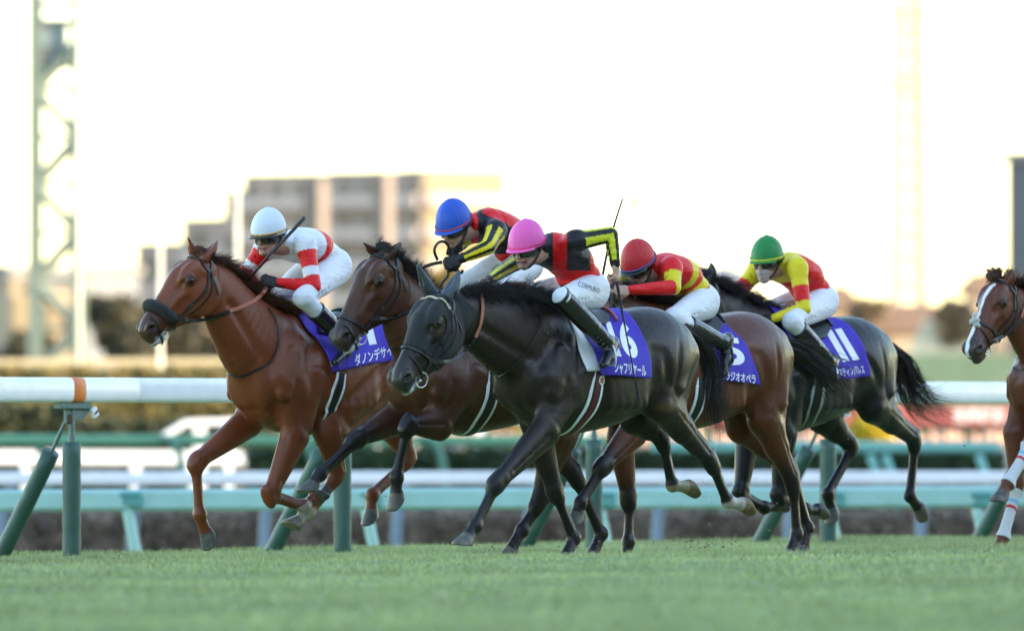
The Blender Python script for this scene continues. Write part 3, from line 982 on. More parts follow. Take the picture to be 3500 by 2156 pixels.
def bridle(D, o):
    H = D.H; root = D.root
    ub = o.get('ub', .085)          # browband
    un = o.get('un', .42)           # noseband
    bt = o.get('bit', (.50, -.125))
    mb = MB()
    if not o.get('jewel'):
        D.headring(ub, -.10, -.25, .020, mb, -95, 95, off=.006)
    for sd in (1, -1):
        D.headside([(ub - .01, -.10), (.17, -.155), (.30, -.150), (bt[0] - .06, bt[1] + .01)], sd, .016, mb, off=.005)
        D.headside([(ub - .01, -.12), (.15, -.185), (.24, -.195), (.35, -.18)], sd, .010, mb, off=.004)
        D.headside([(-.02, -.06), (.03, -.10), (ub, -.12)], sd, .020, mb, off=.006)
        D.headside([(ub, -.13), (.12, -.19), (.15, -.24)], sd, .009, mb, off=.006)
        # keepers and buckles
        for u, n in ((.19, -.158), (.31, -.152), (.40, -.135)):
            p, m = D.cast(H.hp(u, n, .4 * sd), -H.hl * sd, .6)
            if p is not None: mb.box(H.w(p + m * .009), (.018, .012, .018))
    D.headring(un, -.10, o.get('ntilt', .10), .020, mb, off=.006)
    D.headring(un + .085, -.10, -.35, .010, mb, 20, 175, off=.004)
    b = mb.build('bridle', M_BLACK, root)
    if o.get('jewel'):
        j = MB(); D.headring(ub, -.10, -.25, .016, j, -80, 80, off=.012, th=.006)
        j.build('browband', mat('cream_beads', (.62, .56, .40), rough=.3, noise=.5, nscale=140, bump=1.0, bscale=160), b)
    for sd in (1, -1):
        c = H.hp(bt[0], bt[1], .064 * sd)
        p, m = D.cast(H.hp(bt[0], bt[1], .4 * sd), -H.hl * sd, .6)
        if p is not None: c = p + H.hl * sd * .010
        ring_mesh(H.w(c), (H.hl * sd + H.he * .15) @ H.M, o.get('ringr', .042), .0042).build('bit_ring', M_METAL, b, smooth=True)
        mb = MB().tube([H.w(c), H.w(c - H.hl * sd * .03 + H.he * .02)], .008, 8); mb.build('bit', M_METAL, b, smooth=True)
    if o.get('roll'):
        P = []
        cc = H.hp(o['roll'], -.11, 0)
        for a in np.linspace(-1.75, 1.75, 36):
            d = unit(math.cos(a) * (H.hn + H.he * .1) + math.sin(a) * H.hl)
            p, m = D.cast(cc + d * .22 * H.hs, -d, .4)
            if p is not None: P.append(H.w(p + m * .018))
        rad = .036 * np.sqrt(np.clip(np.sin(np.linspace(.12, math.pi - .12, len(P))) * 2.2, .1, 1))
        MB().tube(P, list(rad), 14).build('noseband_roll', mat('black_fleece', (.008, .008, .008), rough=1, bump=2, bscale=220, sheen=.15), b, smooth=True)
    return b

def reins(D, paths, parent):
    """paths: list of (material, width, [(px, py, t or None)...]); None = lies on the skin"""
    for mt, w, pts in paths:
        P, M = [], []
        for q in catmull([(a[0], a[1], (a[2] if a[2] is not None else 0)) for a in pts], 7):
            # on-skin flag taken from the nearest control point
            k = min(range(len(pts)), key=lambda i: (pts[i][0] - q[0]) ** 2 + (pts[i][1] - q[1]) ** 2)
            h = D.H.p(q[0], q[1], q[2]); m = unit(D.H.l(np.array((0, 0, CAM_H))) - h)
            if pts[k][2] is None:
                p, mm = D.hit(q[0], q[1])
                if p is not None: h, m = p + mm * .010, mm
                elif P: h = D.H.p(q[0], q[1], D.H.hinv(P[-1])[2] * 0 + P[-1][1])
            P.append(h); M.append(m)
        P = np.array(P)
        for _ in range(3): P[1:-1] = (P[:-2] + 2 * P[1:-1] + P[2:]) / 4
        mb = MB(); D.strap(P, M, w, .005, mb); mb.build('rein', mt, parent)

def girth(D, pts, w, inner=None, edge=M_WPAD, mid=M_BLACK):
    """pts = pixels down the near side; carried on under the belly and up the far side"""
    fp = [D.fphi(*q) for q in pts]
    ph = np.array([a[1] for a in fp]); Fv = np.array([a[0] for a in fp]); o = np.argsort(ph)
    ph, Fv = ph[o], Fv[o]
    g = None
    for (ww, off, m, nm) in ((w, .004, edge, 'girth'), (w * .62, .008, mid, 'girth_strap')) + (((inner[0], .0105, inner[1], 'girth_strip'),) if inner else ()):
        P, M = [], []
        for a in np.linspace(-math.pi - ph[0] * 0 + 0, math.pi, 3): pass
        rng_ = np.concatenate([np.linspace(ph[0], math.pi, 28), np.linspace(math.pi, 2 * math.pi - ph[0], 28)[1:]])
        for a in rng_:
            aa = a if a <= math.pi else 2 * math.pi - a
            F = np.interp(aa, ph, Fv)
            p, m2 = D.trunk(F, a, off); P.append(p); M.append(m2)
        P = np.array(P); M = np.array(M)
        for _ in range(2): P[1:-1] = (P[:-2] + 2 * P[1:-1] + P[2:]) / 4
        mb = MB(); D.strap(P, M, ww, .005, mb)
        q = mb.build(nm, m, g or D.root)
        g = g or q
    return g

def cloth(D, cols, num=None, name=None, extra=(), pad=None, seed=1):
    H = D.H
    M_ = []
    for tpx, bpx in cols:
        if isinstance(tpx, tuple) and tpx[0] == 'L':      # local: ('L', Ftop), (Fbot, phi)
            M_.append((tpx[1], bpx[0], bpx[1])); continue
        a = D.fphi(*tpx); b = D.fphi(*bpx)
        k = b[1] / max(a[1], .3) if a[1] > .1 else 1
        ft = a[0] - (b[0] - a[0]) * a[1] / max(b[1] - a[1], .2)
        M_.append((ft, b[0], b[1]))
    if pad is not None:
        D.sheet([(f + pad[0] * (1 - 2 * i / (len(M_) - 1)) if i == 0 else f, fb + pad[1] if i == 0 else fb - .0, pb - pad[2]) for i, (f, fb, pb) in enumerate(M_)][:2] + [(M_[-1][0] - .0, M_[-1][1] + .05, M_[-1][2] - .25)], 'saddle_pad', M_WPAD, .004, .009, D.root, nu=20, nv=48)
    ob, bv = D.sheet(M_, 'number_cloth', M_PURPLE, .012 if pad is None else .020, .003, D.root, flare=.012, wave=.010, nu=36, nv=72, seed=seed)
    if num: D.text(num[0], num[1], 'race_number', M_PRINT, ob, bv, bold=num[2] if len(num) > 2 else .045)
    if name: D.text(name[0], name[1], 'printed_name', M_PRINT, ob, bv, bold=.022)
    for t, q in extra: D.text(t, q, 'printed_name', M_PRINT, ob, bv, bold=.02)
    return ob, M_

def saddle(D, F0=.20, F1=-.10, ph=.66, cant=None, mt=M_BLACK):
    ob, bv = D.sheet([(F0, F0 + .10, ph * .9), ((F0 + F1) / 2, (F0 + F1) / 2 + .02, ph), (F1, F1 + .02, ph * .6)], 'saddle', mt, .026, .014, D.root, nu=16, nv=40)
    mb = MB(); P = []
    for a in np.linspace(-.40, .40, 12):
        p, m = D.trunk(F1 - .0 + .03 * abs(a), a, .050 - .03 * abs(a)); P.append(D.H.w(p))
    mb.tube(P, .010, 8)
    mb.build('cantle', cant or mt, ob, smooth=True)
    return ob

def stirrup(D, foot, ankle, up, sd, mt=M_METAL, leather=M_BLACK, parent=None):
    """iron under the foot (local point), leather strap up to the saddle"""
    H = D.H
    f = np.array(foot); a = np.array(ankle)
    d = unit(f - a)
    q = [f + d * .035 + np.array((x, y, 0)) for x, y in ((0, -.055), (0, .055))]
    lat = np.array((0.35, 1.0, 0)); lat = unit(lat)
    c = f + np.array((0, 0, -.01))
    pts = [c + lat * .055 * math.cos(t) + np.array((0, 0, 1)) * (.095 * math.sin(t) if math.sin(t) > 0 else .028 * math.sin(t)) - np.array((0, 0, .02)) for t in np.linspace(0, 2 * math.pi, 25)]
    s = MB().tube([H.w(x) for x in pts], .0065, 6, caps=False).build('stirrup_iron', mt, parent or D.root, smooth=True)
    top = c + np.array((0, 0, .075))
    P = catmull([top, (top + np.array(up)) / 2 + np.array((0, .015 * sd, 0)), up], 6)
    M = [np.array((0, 1.0 * sd, 0))] * len(P)
    mb = MB(); D.strap(P, M, .016, .004, mb); mb.build('stirrup_leather', leather, parent or D.root)
# ------------------------------------------------------------------ jockeys
SKIN = (.46, .27, .20)
def hand_field(f, wr, d, g, pn, sc=1.0, curl=1.0, k=.006):
    """five-fingered hand closed round a rod: wr wrist, d wrist->knuckles, g along the held rod, pn palm normal"""
    d = unit(d); pn = unit(pn - d * np.dot(pn, d)); g = unit(np.cross(d, pn)) * (1 if np.dot(g, np.cross(d, pn)) > 0 else -1)
    s = sc
    f.add(Cap(wr - d * .01, wr + d * .03 * s, .020 * s, .026 * s, .017 * s, .033 * s, bdir=g), .012)
    f.add(Cap(wr + d * .03 * s, wr + d * .078 * s, .016 * s, .036 * s, .014 * s, .040 * s, bdir=g), .010)
    tips = []
    for i, (o, L) in enumerate(((-.031, .88), (-.0105, 1.0), (.010, .96), (.030, .78))):
        K = wr + d * (.082 - .004 * abs(i - 1.3)) * s + g * o * s
        a1 = unit(d * (1 - .75 * curl) + pn * .8 * curl); a2 = unit(-d * .75 * curl + d * (1 - curl) + pn * .65); a3 = unit(-d * .95 * curl + d * (1 - curl) * .5 - pn * .35 * curl)
        p1 = K + a1 * .040 * L * s; p2 = p1 + a2 * .026 * L * s; p3 = p2 + a3 * .020 * L * s
        f.add(Cap(K, p1, .0105 * s, .0105 * s, .0092 * s, .0092 * s, bdir=g), k * .5)
        f.add(Cap(p1, p2, .0092 * s, .0092 * s, .0082 * s, .0082 * s, bdir=g), k * .5)
        f.add(Cap(p2, p3, .0082 * s, .0082 * s, .0070 * s, .0070 * s, bdir=g), k * .5)
        f.add(Ell(K - pn * .003, (d, g, pn), (.012 * s, .010 * s, .012 * s)), .004)
    T0 = wr + d * .028 * s - g * .030 * s
    T1 = T0 + unit(d * .7 - g * .35 + pn * .7) * .036 * s
    T2 = T1 + unit(d * .35 + g * .5 + pn * .6) * .030 * s
    f.add(Cap(T0, T1, .015 * s, .014 * s, .011 * s, .011 * s, bdir=g), .010)
    f.add(Cap(T1, T2, .011 * s, .011 * s, .0085 * s, .0085 * s, bdir=g), k * .5)

def jersey_mat(key, bump=2.0):
    m = mat('silk_' + key, None, rough=.42, attr=True, bump=bump, bscale=9, sheen=.04, spec=.3, stretch=(1, 1, 2.6))
    return m

class Rider:
    def __init__(s, H, J, label):
        s.H, s.J = H, J
        P = lambda k: H.p(*J[k])
        W = H.w
        root = s.root = thing('person', tuple(W(P('hip')) * np.array((1, 1, 0)) + np.array((0, 0, W(P('hip'))[2]))), label, 'jockey', 'jockeys riding in the race')
        hc, chin = P('helm'), P('chin')
        yw = R(J.get('yaw', 45)); pt_ = R(J.get('pitch', 14))
        fh = np.array((-math.cos(yw), -math.sin(yw), 0)) @ H.M.T
        zz = np.array((0, 0, 1.0))
        up = zz * math.cos(pt_) + fh * math.sin(pt_)
        fw = fh * math.cos(pt_) - zz * math.sin(pt_)
        sdv = np.cross(up, fw)            # rider's left
        hs = J.get('hs', 1.0)
        s.up, s.f, s.sd = up, fw, sdv
        c = hc - up * .088 * hs           # head centre below the dome
        s.hc = hc
        q = lambda a, b, d: c + (fw * a + sdv * b + up * d) * hs
        ax = (fw, sdv, up)
        neck, shL, shR, hip = P('neck'), P('shL'), P('shR'), P('hip')
        f = Field(.0042)
        f.add(Ell(q(-.005, 0, .02), ax, (.095 * hs, .075 * hs, .10 * hs)), .01)
        f.add(Cap(q(.045, 0, -.035), q(.045, 0, -.095), .050, .056, .034, .034, bdir=sdv), .025)
        f.add(Ell(q(.074, 0, -.104), ax, (.018, .020, .014)), .012)                    # chin
        for b in (1, -1):
            f.add(Ell(q(.062, .034 * b, -.038), ax, (.022, .020, .018)), .012)         # cheek bone
            f.add(Cap(q(.02, .045 * b, -.075), q(.06, .022 * b, -.10), .014, .014, .012, .012, bdir=sdv), .02)
            f.sub(Ell(q(.092, .031 * b, -.008), ax, (.012, .015, .010)), .012)
            f.add(Ell(q(.070, .032 * b, -.008), ax, (.014, .013, .011)), .003)         # eyeball
            # ear
            f.add(Ell(q(-.012, .074 * b, -.018), (unit(fw + up * .3), sdv, unit(up - fw * .3)), (.019, .010, .031)), .006)
            f.sub(Ell(q(-.006, .086 * b, -.018), (unit(fw + up * .3), sdv, unit(up - fw * .3)), (.010, .007, .019)), .004)
        f.add(Cap(q(.088, 0, .000), q(.106, 0, -.040), .009, .010, .014, .014, bdir=sdv), .010)      # nose
        for b in (1, -1): f.add(Ell(q(.096, .011 * b, -.045), ax, (.010, .008, .008)), .006)
        f.add(Cap(q(.090, -.020, .012), q(.090, .020, .012), .008, .008, .008, .008, bdir=up), .014)      # brow
        mo = J.get('mouth', 0)
        f.add(Cap(q(.084, -.018, -.066), q(.084, .018, -.066), .009, .007, .009, .007, bdir=up), .008)
        f.add(Cap(q(.080, -.016, -.080 - mo * .4), q(.080, .016, -.080 - mo * .4), .009, .008, .009, .008, bdir=up), .008)
        f.sub(Cap(q(.100, -.021 - mo, -.073 - mo * .2), q(.100, .021 + mo, -.073 - mo * .2), .016, .0022 + mo * .45, .016, .0022 + mo * .45, bdir=up), .003)
        f.chain([q(-.015, 0, -.06), (q(-.02, 0, -.09) + neck) / 2, neck], [(.052, .052), (.052, .054), (.048, .05)], sdv, .02)
        # the body under the clothes, one surface with head and hands
        waist = (hip * .45 + neck * .55)
        back = np.cross(unit(neck - hip), (0, 1.0, 0)); back = back * (1 if back[2] > 0 else -1)
        s.back = back
        mid = waist + back * J.get('hump', .05)
        s.spine = catmull([hip, hip * .7 + neck * .3 + back * J.get('hump', .05) * .8, mid, neck], 5)
        f.chain([hip, mid, neck], [(.08, .10), (.08, .11), (.045, .05)], (0, 1, 0), .02, n=1)
        s.arm = {}
        hands = []
        for k, b in (('L', 1), ('R', -1)):
            S, E, Wr, Hd = P('sh' + k), P('el' + k), P('wr' + k), P('hd' + k)
            s.arm[k] = (S, E, Wr, Hd)
            f.chain([S, E, Wr], [(.036, .036), (.030, .030), (.022, .024)], (0, 1, 0), .02, n=1)
            g = np.array(J.get('grip' + k, (0, .3, 1)), float)
            pn = np.array(J.get('palm' + k, (-.2, -.8 * b, -.4)), float)
            hands.append((k, Wr, unit(Hd - Wr), g, pn))
        for k in ('L', 'R'):
            f.chain([hip, P('kn' + k), P('an' + k)], [(.06, .06), (.036, .036), (.024, .024)], (0, 1, 0), .02, n=1)
        gl = J.get('gloves')
        for k, wr, d, g, pn in hands:
            if not gl: hand_field(f, wr, d, g, pn, sc=1.0)
        V, F = f.run()
        # skin colours: lips, teeth, stubble
        C = np.tile(np.array(J.get('skin', SKIN)), (len(V), 1)) * (1 + .07 * vnoise(V, 40, 1))[:, None]
        L = ((V - c) / hs) @ np.array(ax).T
        def mixin(m, col):
            nonlocal C
            C = C * (1 - m[:, None]) + np.array(col) * m[:, None]
        face = (np.abs(L[:, 1]) < .07) & (L[:, 0] > .02) & (L[:, 2] < .05) & (L[:, 2] > -.14)
        mixin(face * (1 - sstep(np.abs(L[:, 2] + .073 + mo * .2), .009 + mo * .4, .014 + mo * .5)) * (np.abs(L[:, 1]) < .026 + mo) * .55, (.42, .14, .12))
        mixin(face * (L[:, 0] < .088) * (np.abs(L[:, 2] + .073 + mo * .2) < .003 + mo * .42) * (np.abs(L[:, 1]) < .020 + mo) * (L[:, 0] > .05) * .9, (.10, .03, .03))
        mixin(face * sstep(-L[:, 2], .06, .085) * J.get('stubble', .15), (.10, .07, .06))
        mixin((L[:, 0] < .0) * (L[:, 2] > -.02) * (L[:, 2] < .2) * (np.abs(L).max(axis=1) < .2) * .9, (.02, .015, .012))
        mesh_obj('body', W(V), F, mat('skin', None, rough=.5, attr=True, bump=.15, bscale=300), root, cols=C)
        if mo > .004:
            mb = MB(); T = [W(q(.074 - .12 * abs(t) ** 1.5 * 3, t, -.066 - mo * .2 + mo * .42)) for t in np.linspace(-.018, .018, 9)]
            mb.tube(T, .0045, 6); mb.build('teeth', mat('teeth', (.75, .70, .60), rough=.3), root, smooth=True)
        if J.get('mask'):
            fm = Field(.004)
            fm.add(Cap(q(.056, 0, -.062), q(.048, 0, -.105), .046, .050, .038, .042, bdir=sdv), .02)
            fm.add(Ell(q(.094, 0, -.058), ax, (.016, .014, .018)), .015)
            V2, F2 = fm.run(); mesh_obj('face_mask', W(V2), F2, mat('mask_cloth', (.42, .36, .35), rough=.7, bump=.3), root)
        if gl:
            for k, wr, d, g, pn in hands:
                fg = Field(.0042); hand_field(fg, wr, d, g, pn, sc=1.10)
                fg.add(Cap(wr - d * .035, wr + d * .01, .026, .028, .024, .029, bdir=np.cross(d, pn)), .008)
                V2, F2 = fg.run(); mesh_obj('glove', W(V2), F2, mat('black_glove', (.008, .008, .009), rough=.6, bump=.5, bscale=120), root)
        # ---- jacket
        f = Field(.0062)
        n = len(s.spine)
        sp2 = s.spine
        aa = np.interp(np.linspace(0, 1, n), [0, .3, .6, .85, 1], [.100, .105, .118, .112, .075]) * J.get('bulk', 1)
        bb = np.interp(np.linspace(0, 1, n), [0, .3, .6, .85, 1], [.135, .140, .165, .168, .105]) * J.get('bulk', 1)
        i0 = int(n * J.get('hem', .12))
        f.add(Chain(sp2[i0:], list(zip(aa[i0:], bb[i0:])), (0, 1, 0), cap=.35, n=1), .03)
        f.add(Cap(sp2[i0] + (sp2[i0 + 1] - sp2[i0]) * .3, sp2[i0 + 2], .105, .14, .11, .15, bdir=(0, 1, 0), cap=.5), .03)
        for k, b in (('L', 1), ('R', -1)):
            S, E, Wr, Hd = s.arm[k]
            f.add(Cap(s.spine[int(n * .86)], S, .085, .07, .066, .062, bdir=(0, 1, 0)), .05)
            f.add(Chain([S, S + (E - S) * .5, E, E + (Wr - E) * .45, Wr + (E - Wr) * .10], [(.064, .062), (.055, .054), (.049, .048), (.042, .042), (.031, .032)], (0, 1, 0), n=1), .04)
            f.add(Cap(Wr + (E - Wr) * .16, Wr + (E - Wr) * .02, .031, .033, .030, .032, bdir=(0, 1, 0)), .006)
        # collar
        f.add(Cap(neck - (c - neck) * .3, neck + (c - neck) * .46, .080, .085, .060, .062, bdir=(0, 1, 0), cap=.2), .03)
        # folds: cuts across the elbows and the belly side
        rr = np.random.RandomState(J.get('seed', 3))
        belly = -s.back
        for j in range(7):
            t = .25 + .09 * j; pt = np.array([np.interp(t, np.linspace(0, 1, n), sp2[:, a]) for a in range(3)])
            dd = unit(neck - hip)
            f.sub(Cap(pt + belly * .10 + np.array((0, .16, 0)) + dd * rr.randn() * .02, pt + belly * .13 - np.array((0, .05, 0)) - dd * .05 * rr.rand(), .006, .010, .004, .008, bdir=(0, 1, 0)), .022)
        for k, b in (('L', 1), ('R', -1)):
            S, E, Wr, Hd = s.arm[k]
            ins = unit((S + Wr) / 2 - E)
            for j in range(7):
                tt = -.35 + .13 * j
                base = E + (unit(S - E) * tt if tt > 0 else unit(Wr - E) * -tt) * .30
                lat = unit(np.cross(unit(S - E), ins)) if np.linalg.norm(np.cross(unit(S - E), ins)) > .1 else np.array((0, 1.0, 0))
                f.sub(Cap(base + ins * .050 - lat * .03, base + ins * .040 + lat * .03, .004, .006, .004, .006, bdir=lat), .014)
        V, F = f.run()
        C = s.silk(V, n)
        mesh_obj('jacket', W(V), F, jersey_mat('jacket'), root, cols=C)
        # ---- breeches
        f = Field(.0062)
        f.add(Chain([hip - unit(neck - hip) * .02 + s.back * .01, sp2[i0 + 2]], [(.118, .150), (.098, .132)], (0, 1, 0), cap=.7), .04)
        for k, b in (('L', 1), ('R', -1)):
            Hp, Kn, An = hip + np.array((0, .085 * b, -.02)), P('kn' + k), P('an' + k)
            m = (Hp + Kn) / 2
            f.add(Chain([Hp, m, Kn], [(.112, .092), (.090, .078), (.058, .055)], (0, 1, 0), n=1), .05)
            f.add(Cap(Kn, Kn + (An - Kn) * .40, .057, .054, .052, .050, bdir=(0, 1, 0)), .03)
            inn = unit((Hp + An) / 2 - Kn)
            for j in range(5):
                base = Kn + unit(Hp - Kn) * (.02 + .05 * j)
                f.sub(Cap(base + inn * .07 + np.array((0, .05 * b, .0)), base + inn * .05 - np.array((0, .05 * b, .03)), .004, .008, .004, .008, bdir=(0, 1, 0)), .02)
        V, F = f.run()
        br = mesh_obj('breeches', W(V), F, mat('white_breeches', (.72, .73, .78), rough=.6, noise=.04, nscale=14, bump=1.5, bscale=7, sheen=.1, stretch=(1, 1, 3)), root)
        s.brV, s.brF, s.br = V, F, br
        # ---- boots
        s.foot = {}
        for k, b in (('L', 1), ('R', -1)):
            Kn, An, To = P('kn' + k), P('an' + k), P('to' + k)
            f = Field(.0055)
            top = Kn + (An - Kn) * J.get('boot', .30)
            f.add(Chain([top, Kn + (An - Kn) * .55, An + (Kn - An) * .02], [(.066, .062), (.062, .058), (.050, .047)], (0, 1, 0), n=1, cap=.15), .01)
            td = unit(To - An); hb = An - td * .045 + unit(An - Kn) * .03
            f.add(Cap(An + (Kn - An) * .06, hb, .048, .044, .038, .035, bdir=(0, 1, 0)), .02)
            f.add(Cap(hb, An + td * .10 + unit(An - Kn) * .035, .036, .034, .032, .040, bdir=(0, 1, 0)), .025)
            f.add(Cap(An + td * .08 + unit(An - Kn) * .035, To + unit(An - Kn) * .02, .032, .040, .020, .028, bdir=(0, 1, 0)), .02)
            for j in range(4):
                q0 = An + (Kn - An) * (.05 + .07 * j)
                f.sub(Cap(q0 + td * .05 - np.array((0, .04, 0)), q0 + td * .04 + np.array((0, .05 * b, .01)), .004, .006, .004, .006, bdir=(0, 1, 0)), .014)
            V, F = f.run()
            bo = mesh_obj('boot', W(V), F, M_BOOT, root)
            s.foot[k] = (An + td * .06 + unit(An - Kn) * .05, An)
            if J.get('bootband'):
                mb = MB(); a = Kn + (An - Kn) * .52; e = unit(An - Kn); u = unit(np.cross(e, (0, 1.0, 0))); v = np.cross(e, u)
                mb.tube([W(a + .057 * (math.cos(t) * u + math.sin(t) * v)) for t in np.linspace(0, 6.283, 20)], .003, 5, caps=False); mb.build('boot_seam', M_BLACK, bo)
        s.helmet(q, hs)
    # ---- silks: colour by place on the body (spine position, side, arm position)
    def silk(s, V, n):
        J, H = s.J, s.H
        pal = {'w': (.74, .75, .80), 'r': (.74, .008, .010), 'y': (.78, .62, .015), 'k': (.010, .010, .012), 'Y': (.66, .66, .03)}
        sp = s.spine; hip, neck = sp[0], sp[-1]
        ln = np.concatenate([[0], np.cumsum(np.linalg.norm(np.diff(sp, axis=0), axis=1))]); ln /= ln[-1]
        best = np.full(len(V), 9.0); t = np.zeros(len(V))
        for i in range(len(sp) - 1):
            a, d = seg_par(V, sp[i], sp[i + 1])
            m = d < best; best = np.where(m, d, best); t = np.where(m, ln[i] + a * (ln[i + 1] - ln[i]), t)
        # beyond the neck end keep counting
        cen = np.array([np.interp(t, ln, sp[:, a]) for a in range(3)]).T
        q = V - cen
        up = q @ s.back; lat = q[:, 1]
        ang = np.degrees(np.arctan2(lat, up))             # 0 back, +90 left flank, 180 belly
        out = J['silk'](t, ang, V)
        arms = {}
        for k in ('L', 'R'):
            S, E, Wr, _ = s.arm[k]
            a1, d1 = seg_par(V, S, E); a2, d2 = seg_par(V, E, Wr)
            l1, l2 = np.linalg.norm(E - S), np.linalg.norm(Wr - E)
            L = np.where(d1 <= d2, a1 * l1, l1 + a2 * l2) / (l1 + l2)
            dm = np.minimum(d1, d2)
            cc = np.where((d1 <= d2)[:, None], S + a1[:, None] * (E - S), E + a2[:, None] * (Wr - E))
            qq = V - cc
            e = unit(Wr - S); o = unit(np.array((0, 1.0 if k == 'L' else -1.0, 0)) - e * e[1] * (1 if k == 'L' else -1)); o2 = np.cross(e, o)
            aa = np.degrees(np.arctan2(qq @ o2, qq @ o))
            shd = np.linalg.norm(V - S, axis=1)
            m = (dm < best * .92 + .0) & (((L > J.get('sleeve0', .09)) & (dm < .085)))
            m = m & ~((L < .10) & (best < .12) & (np.abs(lat) < .12))
            col = J['sleeve'](L, aa, k)
            out = np.where(m, col, out)
        C = np.array([pal[c] for c in out.tolist()])
        return C
    def helmet(s, q, hs):
        J, H, W = s.J, s.H, s.H.w
        root = s.root
        base = J['cap']
        mc = mat('cap_' + J['capname'], base, rough=.5, noise=.03, nscale=30, bump=.35, bscale=50, sheen=.05, spec=.35)
        V, F = [], []; nt, npn = 26, 72
        tilt = -.10
        rA, rB, rC = .128, .110, .146
        def pt(th, ph, k=1.0):
            seam = 1 - .014 * math.exp(-((((ph * 3 / math.pi) % 1) - .5) * 2 / .12) ** 2 * 0) - .016 * math.exp(-(min((ph % (math.pi / 3)), math.pi / 3 - (ph % (math.pi / 3))) / .05) ** 2) * min(1, th * 2)
            x = math.sin(th) * math.cos(ph) * rA * k * seam; y = math.sin(th) * math.sin(ph) * rB * k * seam; z = math.cos(th) * rC * k * seam
            return q(x - .008, y, z + .030 + x * tilt)
        for i in range(nt):
            th = i / (nt - 1) * R(98)
            for j in range(npn): V.append(pt(th, 2 * math.pi * j / npn))
        for i in range(nt - 1):
            for j in range(npn): F.append((i * npn + j, i * npn + (j + 1) % npn, (i + 1) * npn + (j + 1) % npn, (i + 1) * npn + j))
        # inner return
        o = len(V)
        for j in range(npn): V.append(pt(R(98), 2 * math.pi * j / npn, .9))
        F += [((nt - 1) * npn + j, (nt - 1) * npn + (j + 1) % npn, o + (j + 1) % npn, o + j) for j in range(npn)]
        F.append(tuple(o + j for j in range(npn)))
        h = mesh_obj('helmet', W(np.array(V)), F, mc, root)
        mb = MB(); mb.tube([W(pt(0, 0) + s.up * a) for a in (-.003, .003, .006)], [.010, .009, .004], 10); mb.build('button', mc, h, smooth=True)
        # stitched seams
        mb = MB()
        for k in range(6):
            mb.tube([W(pt(R(a), k * math.pi / 3 + 1e-4, 1.004)) for a in np.linspace(6, 90, 16)], .0022, 5)
        mb.build('seam', mat('seam_' + J['capname'], tuple(min(.8, v * 1.25 + .012) for v in base), rough=.6), h, smooth=True)
        # band
        bc = mat('band_' + J['capname'], J['band'], rough=.5, bump=.3, bscale=60)
        P = [W(pt(R(90 + 3 * math.cos(a)), a, 1.015)) for a in np.linspace(0, 2 * math.pi, 49)]
        Nn = [unit(p - W(s.hc)) for p in P]
        T = np.gradient(np.array(P), axis=0); Wd = np.cross(T, Nn); Wd /= np.linalg.norm(Wd, axis=1)[:, None]
        MB().ribbon(P, Wd * .010, .003, Nn).build('band', bc, h, smooth=True)
        # peak: curved visor at the front
        V, F = [], []; nu, nv = 21, 6
        pk = J.get('peak', .035)
        for k in (0, 1):
            for i in range(nu):
                a = R(-62 + 124 * i / (nu - 1)); w = math.cos(a * 1.4) ** .6 if abs(a * 1.4) < 1.57 else 0
                for j in range(nv):
                    b = j / (nv - 1)
                    p = pt(R(94), a, 1.0) + (s.f * math.cos(a) + s.sd * math.sin(a) * .6) * pk * b * w - s.up * (.012 * b * b + .004 * k)
                    V.append(p)
        m = nu * nv
        for k in (0, 1):
            for i in range(nu - 1):
                for j in range(nv - 1):
                    f4 = (k * m + i * nv + j, k * m + (i + 1) * nv + j, k * m + (i + 1) * nv + j + 1, k * m + i * nv + j + 1)
                    F.append(f4 if k == 0 else f4[::-1])
        for i in range(nu - 1): F.append((i * nv + nv - 1, (i + 1) * nv + nv - 1, m + (i + 1) * nv + nv - 1, m + i * nv + nv - 1))
        mesh_obj('peak', W(np.array(V)), F, mat('peak_black', (.012, .012, .012), rough=.3) if J.get('peakblack') else mc, h)
        # goggles: wrap-round lens in a padded frame, strap round the helmet
        V, F = [], []; nu, nv = 31, 7
        def gp(a, b, k):
            ca, sa = math.cos(a), math.sin(a)
            rx = .112 + k
            w_ = (1 - min(1, abs(a) / 1.42) ** 3.5) ** .5 * .75 + .25
            z = -.012 + b * .033 * w_ * (1 if b > 0 else 1 - .40 * math.exp(-(a / .20) ** 2))
            return q(rx * ca * .98 - .012, (.074 + k) * sa * 1.06, z + .003 * math.cos(a))
        for k in (0.0, .004):
            for i in range(nu):
                a = R(-80 + 160 * i / (nu - 1))
                for j in range(nv): V.append(gp(a, -1 + 2 * j / (nv - 1), k + .003 * (1 - (1 - 2 * j / (nv - 1)) ** 2)))
        m = nu * nv
        for k in (0, 1):
            for i in range(nu - 1):
                for j in range(nv - 1):
                    f4 = (k * m + i * nv + j, k * m + (i + 1) * nv + j, k * m + (i + 1) * nv + j + 1, k * m + i * nv + j + 1)
                    F.append(f4[::-1] if k == 0 else f4)
        g = mesh_obj('goggles', W(np.array(V)), F, mat('dark_lens', (.02, .022, .024), rough=.05, coat=.6), root)
        mb = MB()
        loop = [gp(R(-80 + 160 * i / 30), 1, .003) for i in range(31)] + [gp(R(80 - 160 * i / 30), -1, .003) for i in range(31)]
        loop.append(loop[0]); mb.tube([W(p) for p in loop], .0045, 6, caps=False)
        mb.build('goggle_frame', M_BLACK, g, smooth=True)
        mb = MB()
